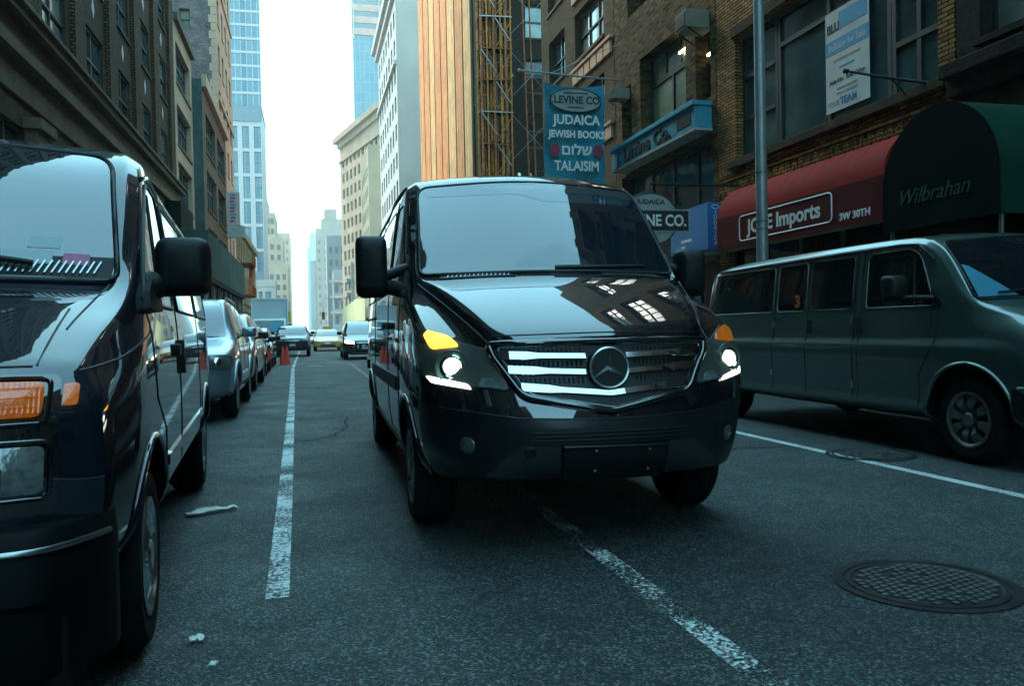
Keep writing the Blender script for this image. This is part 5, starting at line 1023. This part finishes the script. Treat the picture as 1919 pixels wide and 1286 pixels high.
B24 = Bld('far_brown_tower', 'faint beige tower behind the hazy stepped building', -40, -9.6, 520, 560, 62); ops = punch(520, -22, -9.8, 5, 60, 4, 5, 1.4, 2.2); B24.shell('beige2', {'F': ops}, .3)
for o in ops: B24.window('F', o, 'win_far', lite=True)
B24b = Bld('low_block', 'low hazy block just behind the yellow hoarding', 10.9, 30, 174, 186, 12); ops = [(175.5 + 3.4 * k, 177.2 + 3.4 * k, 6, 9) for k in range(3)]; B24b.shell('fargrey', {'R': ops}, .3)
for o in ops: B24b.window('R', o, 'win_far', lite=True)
# the street goes on behind the camera
for nm, lb, x0, x1, y0, y1, h, f, m in (('brick_block', 'brown brick block next to the ribbed brick building, out of view', XL - 14, XL, -34, -8.1, 23, 'L', 'b_brown'), ('stone_block', 'stone block next to the brownstone house, out of view', XR, XR + 14, -34, -8.1, 27, 'R', 'stone_d'),
        ('corner_block', 'tawny brick block beyond the brown brick block, out of view', XL - 14, XL, -75, -34.1, 30, 'L', 'b_corner'), ('grey_block', 'sooty block beyond the stone block, out of view', XR, XR + 14, -75, -34.1, 34, 'R', 'b_recess')):
    B = Bld(nm, lb, x0, x1, y0, y1, h); ops = [(y0 + 1.5 + 4 * k, y0 + 3.8 + 4 * k, 4.6 + 3.6 * j, 6.6 + 3.6 * j) for k in range(int((y1 - y0 - 2) / 4)) for j in range(5)]; B.shell(m, {f: ops}, .25)
    for o in ops: B.window(f, o, 'win', 2, 2, .08, 'frame')
# ------------------------------------------------------------ street things on the right
t = empty('street_lamp', (8.62, 14.6, .15), 0, 'grey steel lamp post in front of the red awning', 'lamp post')
MB().lathe([(.001, -.01), (.19, -.01), (.19, .35), (.13, .5), (.118, .6), (.098, 9.0), (.001, 9.0)], (0, 0, 0), (0, 0, 1), 16).build('post', 'steel', t, smooth=40)
for z in (2.2, 2.9, 3.05, 4.0): MB().lathe([(.112, z - .012), (.122, z - .012), (.122, z + .012), (.112, z + .012)], (0, 0, 0), (0, 0, 1), 16).build('strap', 'steelw', t, smooth=30)
MB().tube([(0, 0, 8.9), (-.3, 0, 9.3), (-1.8, 0, 9.6)], .05, 8).build('arm', 'steel', t, smooth=50)
MB().lathe([(.001, .12), (.12, .1), (.16, 0), (.001, -.03)], (-2.0, 0, 9.55), (0, 0, 1), 14).build('lamp_head', 'steelw', t, smooth=50)
# red awning
t = empty('red_awning', (0, 0, 0), 0, 'red canvas awning with a rounded top and dark maroon front lettered in white', 'awning')
b = MB(); n = 14; y0, y1 = 12.72, 18.84
def ay(u): return y0 + (y1 - y0) * u
b.grid(lambda u, v: (XR - .03 - 1.07 * math.cos(v * math.pi / 2) ** .8 if v < 1 else XR - .03, ay(u), 3.80 + .85 * math.sin(v * math.pi / 2) - .03 * abs(math.sin(u * 14 * math.pi)) * math.sin(v * math.pi)), 84, 10)
for y in (y0, y1):
    P = [(9.9, y, 3.02), (9.9, y, 3.8)] + [(XR - .03 - 1.07 * math.cos(k / 10 * math.pi / 2) ** .8, y, 3.80 + .85 * math.sin(k / 10 * math.pi / 2)) for k in range(1, 11)] + [(XR - .03, y, 3.02)]
    b.quad(*P)
b.build('canopy', 'redawn', t, smooth=50)
b = MB()
for k in range(15): y = ay(k / 14); b.tube([(XR - .03 - 1.075 * math.cos(j / 8 * math.pi / 2) ** .8, y, 3.805 + .855 * math.sin(j / 8 * math.pi / 2)) for j in range(9)], .016, 5)
pass
b = MB().box(9.88, 9.9, y0, y1, 3.02, 3.80); v = b.build('valance', 'maroon', t)
MB().box(9.885, 9.93, y0, y1, 2.96, 3.018).build('hem', 'stone_d', v)
FR = (R(90), 0, R(-90))       # lettering that faces the street from the right-hand row
text('lettering', 'JOLE Imports', .44, 'txt_w', v, (9.873, 15.95, 3.44), FR, .004, .012, 1.15)
o = rpoly([(17.72, 3.16), (14.18, 3.16), (14.18, 3.73), (17.72, 3.73)], .12, 5); MB().tube([(9.872, p[0], p[1]) for p in o], .016, 6, closed=True).build('border_line', 'txt_w', v, smooth=60)
text('lettering', '3W 30TH', .19, 'txt_w', v, (9.873, 13.5, 3.20), FR, .004, .006, 1.15)
# barrel canopy with half-round end
t = empty('green_canopy', (9.6, 9.5, 0), 0, 'dark green barrel canopy with a black half-round end lettered in pale script', 'canopy')
cx, rr, zs = 9.5, 1.06, 3.04
b = MB(); b.grid(lambda u, v: (8.22 - 9.6 + 2.76 * u, rr * math.cos(math.pi * v), zs + rr * math.sin(math.pi * v)), 6, 28)
for y in (-rr, rr): b.quad((8.22 - 9.6, y, 2.5), (1.38, y, 2.5), (1.38, y, zs), (8.22 - 9.6, y, zs))
b.build('barrel', 'greenawn', t, smooth=50)
b = MB(); P = [(-rr, 2.5), (rr, 2.5)] + [(rr * math.cos(math.pi * k / 28), zs + rr * math.sin(math.pi * k / 28)) for k in range(29)]
b.prism(P, -1.40, -1.378, lambda p, q: (q, p[0], p[1])); en = b.build('end_panel', 'blackawn', t)
text('lettering', 'Wilbrahan', .30, 'txt_dim', en, (-1.405, .08, 2.93), FR, .003, 0, 1.05, .35)
text('lettering', '1 W.', .22, 'txt_dim', t, (-.4, -rr - .006, 2.95), (R(90), 0, 0), .003, 0, 1, .3)
for y in (-.98, .98): MB().tube([(-1.3, y, .16), (-1.3, y, 2.5)], .03, 8).build('pole', 'steelw', t, smooth=50)
# flag pole bracket
t = empty('flagpole', (XR, 13.0, 5.5), 0, 'thin black flagpole sticking out from the yellow brick wall under the window', 'flagpole')
MB().tube([(0, -.4, -.1), (-.55, .3, .2), (-1.0, .8, .44)], [.03, .028, .022], 8).build('pole', 'plastic', t, smooth=50)
MB().tube([(-1.0, .8, .44), (-1.05, .86, .465)], .045, 8).build('finial', 'plastic', t, smooth=50); MB().tube([(-.02, .3, -.22), (-.5, .25, .17)], .013, 6).build('brace', 'plastic', t)
# poster in the window
t = tag(MB().box(XR + .195, XR + .205, 14.52, 15.98, 5.78, 7.95).build('window_poster', 'pane'), 'white building for sale poster with blue bands in the wide upper window', 'poster')
t.location.y = .24
def pt_box(nm, y0, y1, z0, z1, m): return MB().box(XR + .190, XR + .1945, y0, y1, z0, z1).build(nm, m, t)
pt_box('blue_band', 14.58, 15.50, 7.50, 7.86, 'posterblue'); pt_box('blue_band', 14.52, 15.98, 7.02, 7.32, 'posterblue')
def ptx(s_, z, y, sz, m, bold=0, sx=1): text('lettering', s_, sz, m, t, (XR + .188, y, z), FR, .001, bold, sx)
ptx('BLU', 7.58, 15.70, .25, 'txt_k', .012); ptx('Building for Sale', 7.16, 15.25, .20, 'pane', .004, .95)
for y0_, y1_, z_, m_ in ((14.8, 15.7, 6.84, 'signgrey'), (15.0, 15.5, 6.66, 'posterblue'), (14.9, 15.6, 6.22, 'signgrey'), (14.9, 15.6, 6.12, 'signgrey')): pt_box('small_print', y0_, y1_, z_, z_ + .045, m_)
ptx('Andy Kim   Brian Cohen', 6.42, 15.25, .12, 'txt_k', .003); ptx('TEAM', 5.95, 15.2, .22, 'txt_b', .006); ptx('YOUR', 5.95, 15.72, .16, 'signgrey')
# teal shop sign band
t = empty('shop_sign_band', (10.8, 24.6, 0), 0, 'long teal shop sign with dark raised letters and a ledge on the dark brick building', 'sign')
MB().box(-.32, .2, -3.45, 3.0, 6.68, 7.28).build('sign_board', 'tealsign', t, bevel=.02); MB().box(-.42, .2, -3.5, 3.05, 7.285, 7.42).build('ledge', 'tealsign', t, bevel=.02)
MB().box(-.34, .2, -3.47, 3.02, 6.60, 6.675).build('lower_trim', 'signgrey', t); bb = MB()
text('lettering', 'J. Levine Co.', .60, 'txt_k', t, (-.345, .28, 6.96), FR, .02, .012, 1.42)
MB().box(-.335, -.325, -3.2, -2.3, 6.82, 7.16).build('dark_plaque', 'txt_k', t)
# blue box sign
t = empty('blue_box_sign', (10.5, 21.1, 0), 0, 'bright blue box sign with small white writing above the shop window', 'sign')
MB().box(-.3, .15, -1.15, 1.15, 3.20, 4.42).build('sign_box', 'bluebox', t, bevel=.015)
MB().box(-.306, -.301, -.2, .45, 3.50, 3.58).build('small_print', 'txt_w', t); MB().box(-.306, -.301, .2, .45, 3.34, 3.41).build('small_print', 'txt_w', t)
for k, ch in enumerate('JUDAICA'): text('lettering', ch, .15, 'txt_w', t, (-.08, -1.155, 4.16 - .135 * k), (R(90), 0, 0), .003, .002)
MB().tube([(-.08 + .1 * math.cos(a), -1.154, 4.31 + .05 * math.sin(a)) for a in [k * .6 for k in range(11)]], .012, 5).build('emblem', 'txt_w', t)
# projecting oval shop sign, faces down the street
t = empty('oval_sign', (8.45, 19.6, 0), 0, 'grey oval shop sign with a black name panel sticking out over the pavement', 'sign')
MB().lathe([(.001, -.04), (1, -.04), (1, .04), (.001, .04)], (0, 0, 0), (0, 1, 0), 48).build('board', 'signgrey', t, smooth=30)
o = t.children[0]; o.scale = (.74, 1, .66); o.location = (0, 0, 3.92)
MB().tube([(.735 * math.cos(k * math.pi / 30), -.045, 3.92 + .655 * math.sin(k * math.pi / 30)) for k in range(60)], .02, 6, closed=True).build('rim', 'txt_k', t, smooth=60)
MB().box(-1.0, 1.0, -.075, -.042, 3.62, 4.12).build('name_panel', 'txt_k', t); MB().box(-1.03, 1.03, -.07, -.043, 3.58, 4.16).build('panel_edge', 'signgrey', t)
text('lettering', 'J.LEVINE CO.', .40, 'txt_w', t, (0, -.079, 3.86), (R(90), 0, 0), .003, .01, .84); text('lettering', 'JUDAICA', .17, 'txt_k', t, (.0, -.046, 4.34), (R(90), 0, 0), .003, .004, 1.1)
MB().tube([(0, 0, 4.57), (0, 0, 4.8), (2.5, 0, 4.8)], .03, 6).build('bracket', 'plastic', t)
# banner on a pole
t = empty('teal_banner', (9.27, 28, 0), 0, 'teal cloth banner with white lettering hanging from a pole over the street', 'banner')
def bn(u, v):
    z = 9.80 - 3.55 * v; s_ = .05 * math.sin(3 * math.pi * v)
    return (-1.09 + 2.18 * u + .03 * math.sin(7 * v), .07 * math.sin(u * 9 + 2 * v) * (.3 + v) + .06 * math.sin(v * 11 + 3 * u), z - .12 * math.sin(math.pi * u) * (1 - v) ** 3)
MB().grid(bn, 40, 40).build('cloth', 'teal', t, smooth=80)
def bt(s_, z, sz, x=0, sx=1, m='txt_w', bold=.012, y=-.17): return text('lettering', s_, sz, m, t, (x, y, z), (R(90), 0, 0), .002, bold, sx)
el = MB().lathe([(.001, 0), (1, 0)], (0, 0, 0), (0, 1, 0), 40).build('oval_emblem', 'signgrey', t); el.scale = (.92, 1, .40); el.location = (0, -.155, 9.17)
MB().tube([(.93 * math.cos(k * math.pi / 24), -.16, 9.17 + .41 * math.sin(k * math.pi / 24)) for k in range(48)], .018, 5, closed=True).build('oval_rim', 'txt_k', t)
bt('J.LEVINE CO.', 9.17, .36, 0, .95, 'txt_k', .012); MB().box(-.45, .45, -.165, -.158, 9.40, 9.44).build('emblem_line', 'txt_k', t); MB().box(-.3, .3, -.165, -.158, 8.90, 8.94).build('emblem_line', 'txt_k', t)
bt('JUDAICA', 8.47, .46, .02, .92); bt('JEWISH BOOKS', 7.97, .35, .02, .86); bt('\u05dd\u05d5\u05dc\u05e9', 7.42, .48, .0, 1.1); bt('TALAISIM', 6.86, .48, 0, .82)
for x in (-.80, .80):
    b = MB()
    for k in range(6): a = k * math.pi / 3; b.lathe([(.001, 0), (.10, 0)], (x + .11 * math.cos(a), -.16 - .001 * k, 7.42 + .14 * math.sin(a)), (0, 1, 0), 12)
    b.build('flower_emblem', 'txt_r', t)
MB().tube([(-1.95, 0, 10.16), (1.73, 0, 10.0)], .035, 8).build('pole', 'steel', t, smooth=50); MB().lathe([(.001, -.07), (.06, -.03), (.06, .03), (.001, .07)], (-1.98, 0, 10.16), (1, 0, 0), 12).build('finial', 'steel', t, smooth=60)
for x in (-1.05, 1.05): MB().tube([(x, 0, 10.1), (x, 0, 9.78)], .01, 5).build('tie', 'steel', t)
MB().tube([(-.9, 0, 10.1), (1.73, 0, 11.3)], .012, 5).build('stay', 'steel', t)
# air conditioners
for lb, y, z in (('beige air conditioner in the upper window above the teal shop sign', 21.62, 9.98), ('small air conditioner near the upper corner of the teal banner', 27.42, 9.62)):
    t = empty('air_conditioner', (10.6, y, z - .5), 0, lb, 'air conditioner', 'air conditioners in the upper windows')
    if y > 25: t.scale = (.75, .75, .75)
    MB().box(-.28, .55, -.36, .36, 0, .5).build('case', 'ac', t, bevel=.015); b = MB().box(-.30, -.279, -.30, .30, .06, .44); g = b.build('grille', 'acd', t)
    b = MB()
    for k in range(7): b.box(-.306, -.299, -.29, .29, .075 + .05 * k, .10 + .05 * k)
    b.build('slat', 'ac', g)
    for q in (-.3, .3): MB().bar((-.2, q, -.01), (.4, q, -.35), .03, .03).build('bracket', 'plastic', t)
# builder's hoist and scaffold at the corner of the orange building
t = empty('scaffold', (12.0, 52.0, 0), 0, 'tall rusty pipe scaffold with braces and netting beside the orange cladding', 'scaffold'); rs = random.Random(9)
posts = [-1.02, -.62, -.18, .22, .55, .92]; mats = ['rust', 'brass', 'rust', 'brass', 'rust', 'brass']
for i, (x, m) in enumerate(zip(posts, mats)):
    for y in (-.4, .7):
        MB().tube([(x + rs.uniform(-.05, .05), y, 2.5), (x, y, 30)], .075 if m == 'rust' else .05, 6).build('standard', m if y < 0 else ('brass' if m == 'rust' else 'rust'), t, smooth=60)
for k in range(14):
    z = 3 + 2.0 * k
    MB().bar((-1.1, -.45, z), (1.0, -.45, z + rs.uniform(-.1, .1)), .06, .06).build('ledger', 'rust' if k % 3 else 'steel', t)
    x = -1.05 if k % 2 else -.1; MB().bar((x, -.5, z + 1.9), (x + .95, -.5, z + .55), .05, .05).build('brace', 'steel', t); MB().bar((.0, -.48, z + .2), (.95, -.48, z + 1.8), .045, .045).build('brace', 'brass', t)
    MB().box(-1.05, .95, -.35, .7, z + .05, z + .10).build('deck', 'under', t)
b = MB()
for k in range(420):
    x, z = rs.uniform(-1.05, .95), rs.uniform(3, 29); a = rs.uniform(0, 3.14); l = rs.uniform(.12, .6); b.bar((x, rs.uniform(-.3, .6), z), (x + l * math.cos(a), rs.uniform(-.3, .6), z + l * math.sin(a)), .03, .03)
b.build('netting_scrap', 'debris', t)['kind'] = 'stuff'
for x in (2.3, 2.75): MB().tube([(x, .2, 2), (x - .5, .5, 30)], .05, 6).build('guy_post', 'rust', t, smooth=60)
for z in (8, 12, 16, 20): b = MB().tube([(.9, -.2, z), (3.8, -.1, z + 3)], .012, 4).tube([(.9, -.2, z + 3), (3.8, -.1, z)], .012, 4); b.build('cross_wire', 'steel', t)
# sidewalk sheds
t = empty('sidewalk_shed', (-4.6, 38.5, 0), 0, 'dark green plywood pavement shed on posts below the beige loft', 'sidewalk shed')
MB().box(-1.5, 1.30, -8.0, 8.5, 3.1, 3.25).build('deck', 'shed_d', t); b = MB()
for k in range(14): b.box(1.24, 1.31, -8.0 + 1.18 * k, -8.0 + 1.18 * k + 1.165, 3.26, 4.85)
b.build('parapet', 'shed', t); MB().box(-1.5, 1.30, -8.05, -8.0, 3.2, 4.85).build('parapet', 'shed', t)
for k in range(8):
    MB().box(1.12, 1.22, -7.9 + 2.3 * k, -7.8 + 2.3 * k, .15, 3.1).build('post', 'steelw', t)
    MB().bar((1.17, -7.85 + 2.3 * k, 2.0), (1.17, -6.85 + 2.3 * k, 3.1), .05, .05).build('brace', 'steelw', t)
t = empty('dark_awning', (-6.0, 42, 0), 0, 'black box awning at the far end of the brown brick building', 'awning'); MB().box(-.15, .55, -2.0, 2.2, 6.0, 7.3).build('canopy', 'blackawn', t, bevel=.03); MB().box(.50, .6, -2.05, 2.25, 5.9, 6.05).build('hem', 'shed', t)
t = empty('yellow_hoarding', (7.9, 155, 0), 0, 'yellow plywood hoarding along the pavement below the corniced building', 'hoarding'); b = MB()
for k in range(26): b.box(-.35, -.28, -40 + 3.1 * k, -40 + 3.1 * k + 3.0, 1.2, 6.45 + .1 * (k % 3))
b.build('panel', 'plywood', t); MB().box(-.3, 2.9, -40, 40, 3.0, 3.2).build('deck', 'shed_d', t)
for k in range(14): MB().box(-.33, -.2, -40 + 6 * k, -39.8 + 6 * k, .15, 3).build('post', 'steelw', t)
t = empty('fire_escape_house', (9.6, 232, 0), 0, 'pale building strip with fire escape stairs above the yellow hoarding', 'building')
MB().box(1.2, 10, -18, 20, 0, 19).build('wall', 'fargrey', t); b = MB()
for z in (7, 10.5, 14): b.box(.2, 1.19, -16, 18, z, z + .9)
b.build('balcony', 'steelw', t)
# signs on the left
t = empty('vertical_sign', (-5.1, 64.5, 0), 0, 'tall narrow white shop sign with red and blue marks sticking out above the green shed', 'sign')
MB().box(-.55, .40, -.12, .12, 9.3, 11.7).build('board', 'whitewall', t, bevel=.02)
for k in range(9): MB().box(-.30 + .05 * (k % 2), .16 - .07 * (k % 3), -.135, -.121, 11.42 - .24 * k, 11.56 - .24 * k).build('painted_mark', 'txt_r' if k % 3 else 'txt_b', t)
MB().box(-1.0, .7, -.14, .14, 8.35, 9.25).build('lower_board', 'signgrey', t, bevel=.02); MB().bar((-.5, 0, 11.75), (-1.2, 0, 11.9), .06, .06).build('bracket', 'plastic', t)
t = empty('red_sign', (-5.2, 52, 0), 0, 'small red vertical shop sign beside the posts of the green shed', 'sign'); MB().box(.6, 1.2, -.06, .06, 2.3, 3.9).build('board', 'redawn', t, bevel=.02); MB().bar((-.4, 0, 3.7), (.6, 0, 3.7), .05, .05).build('bracket', 'plastic', t)
# cones
for lb, x, y in (('orange traffic cone with white bands standing nearer to us', -.98, 33.2), ('orange traffic cone partly behind the other cone', -.84, 33.9)):
    t = empty('traffic_cone', (x, y, 0), 0, lb, 'traffic cone', 'orange cones by the parked cars')
    t.scale = (.88, .88, .88)
    MB().box(-.19, .19, -.19, .19, .0, .04).build('base', 'orange', t, bevel=.01); b = MB().lathe([(.14, .04), (.045, .78), (.03, .80), (.001, .80)], (0, 0, 0), (0, 0, 1), 20); b.build('cone', 'orange', t, smooth=40)
    for z in (.42, .60): r_ = .14 - .095 * (z - .04) / .74; MB().lathe([(r_ + .004, z - .05), (r_ - .009, z + .05)], (0, 0, 0), (0, 0, 1), 20).build('white_band', 'txt_w', t, smooth=40)
# traffic signals
for nm, lb, x, y, z in (('traffic_light', 'yellow traffic light hanging over the street above the taxi', 1.75, 100, 3.15)  ,):
    base = 8.3 if x > 0 else -3.3
    t = empty(nm, (base, y, .15), 0, lb, 'traffic light', 'yellow traffic lights over the street'); dx = x - base
    MB().tube([(0, 0, 0), (0, 0, 5.2)], .08, 8).build('pole', 'steelw', t, smooth=50); MB().tube([(0, 0, 5.1), (dx, 0, 5.1), (dx, 0, z + .35)], .035, 8).build('arm', 'steelw', t, smooth=50)
    MB().box(dx - .2, dx + .2, -.16, .16, z - .5, z + .4).build('housing', 'sigyel', t, bevel=.03)
    for k in range(3): MB().lathe([(.11, 0), (.12, -.14), (.10, -.14), (.09, -.005), (.001, -.005)], (dx, -.165, z + .24 - .3 * k), (0, 1, 0), 12).build('lamp', 'acd', t)
# rough dark timber structure and post far up the right pavement
t = empty('scaffold_shed', (8.4, 96, 0), 0, 'dark green pavement shed far up the street near the hanging traffic light', 'sidewalk shed')
MB().box(-.6, 2.4, -4, 10, 3.0, 4.4).build('parapet', 'shed', t)
for k in range(6): MB().box(-.5, -.35, -3.8 + 2.6 * k, -3.65 + 2.6 * k, .0, 3.0).build('post', 'steelw', t)
# ------------------------------------------------------------ the air
hz = MB().box(-260, 260, -120, 1000, -1.2, 150).build('haze', 'black'); hz['kind'] = 'stuff'
m = D.materials.new('haze_air'); m.use_nodes = True; n = m.node_tree.nodes; n.remove(n['Principled BSDF'])
v = n.new('ShaderNodeVolumePrincipled'); v.inputs['Color'].default_value = (1, .90, .78, 1); v.inputs['Density'].default_value = HAZE; v.inputs['Anisotropy'].default_value = .3
lnk(m, v.outputs[0], n['Material Output'].inputs['Volume']); hz.data.materials.clear(); hz.data.materials.append(m)
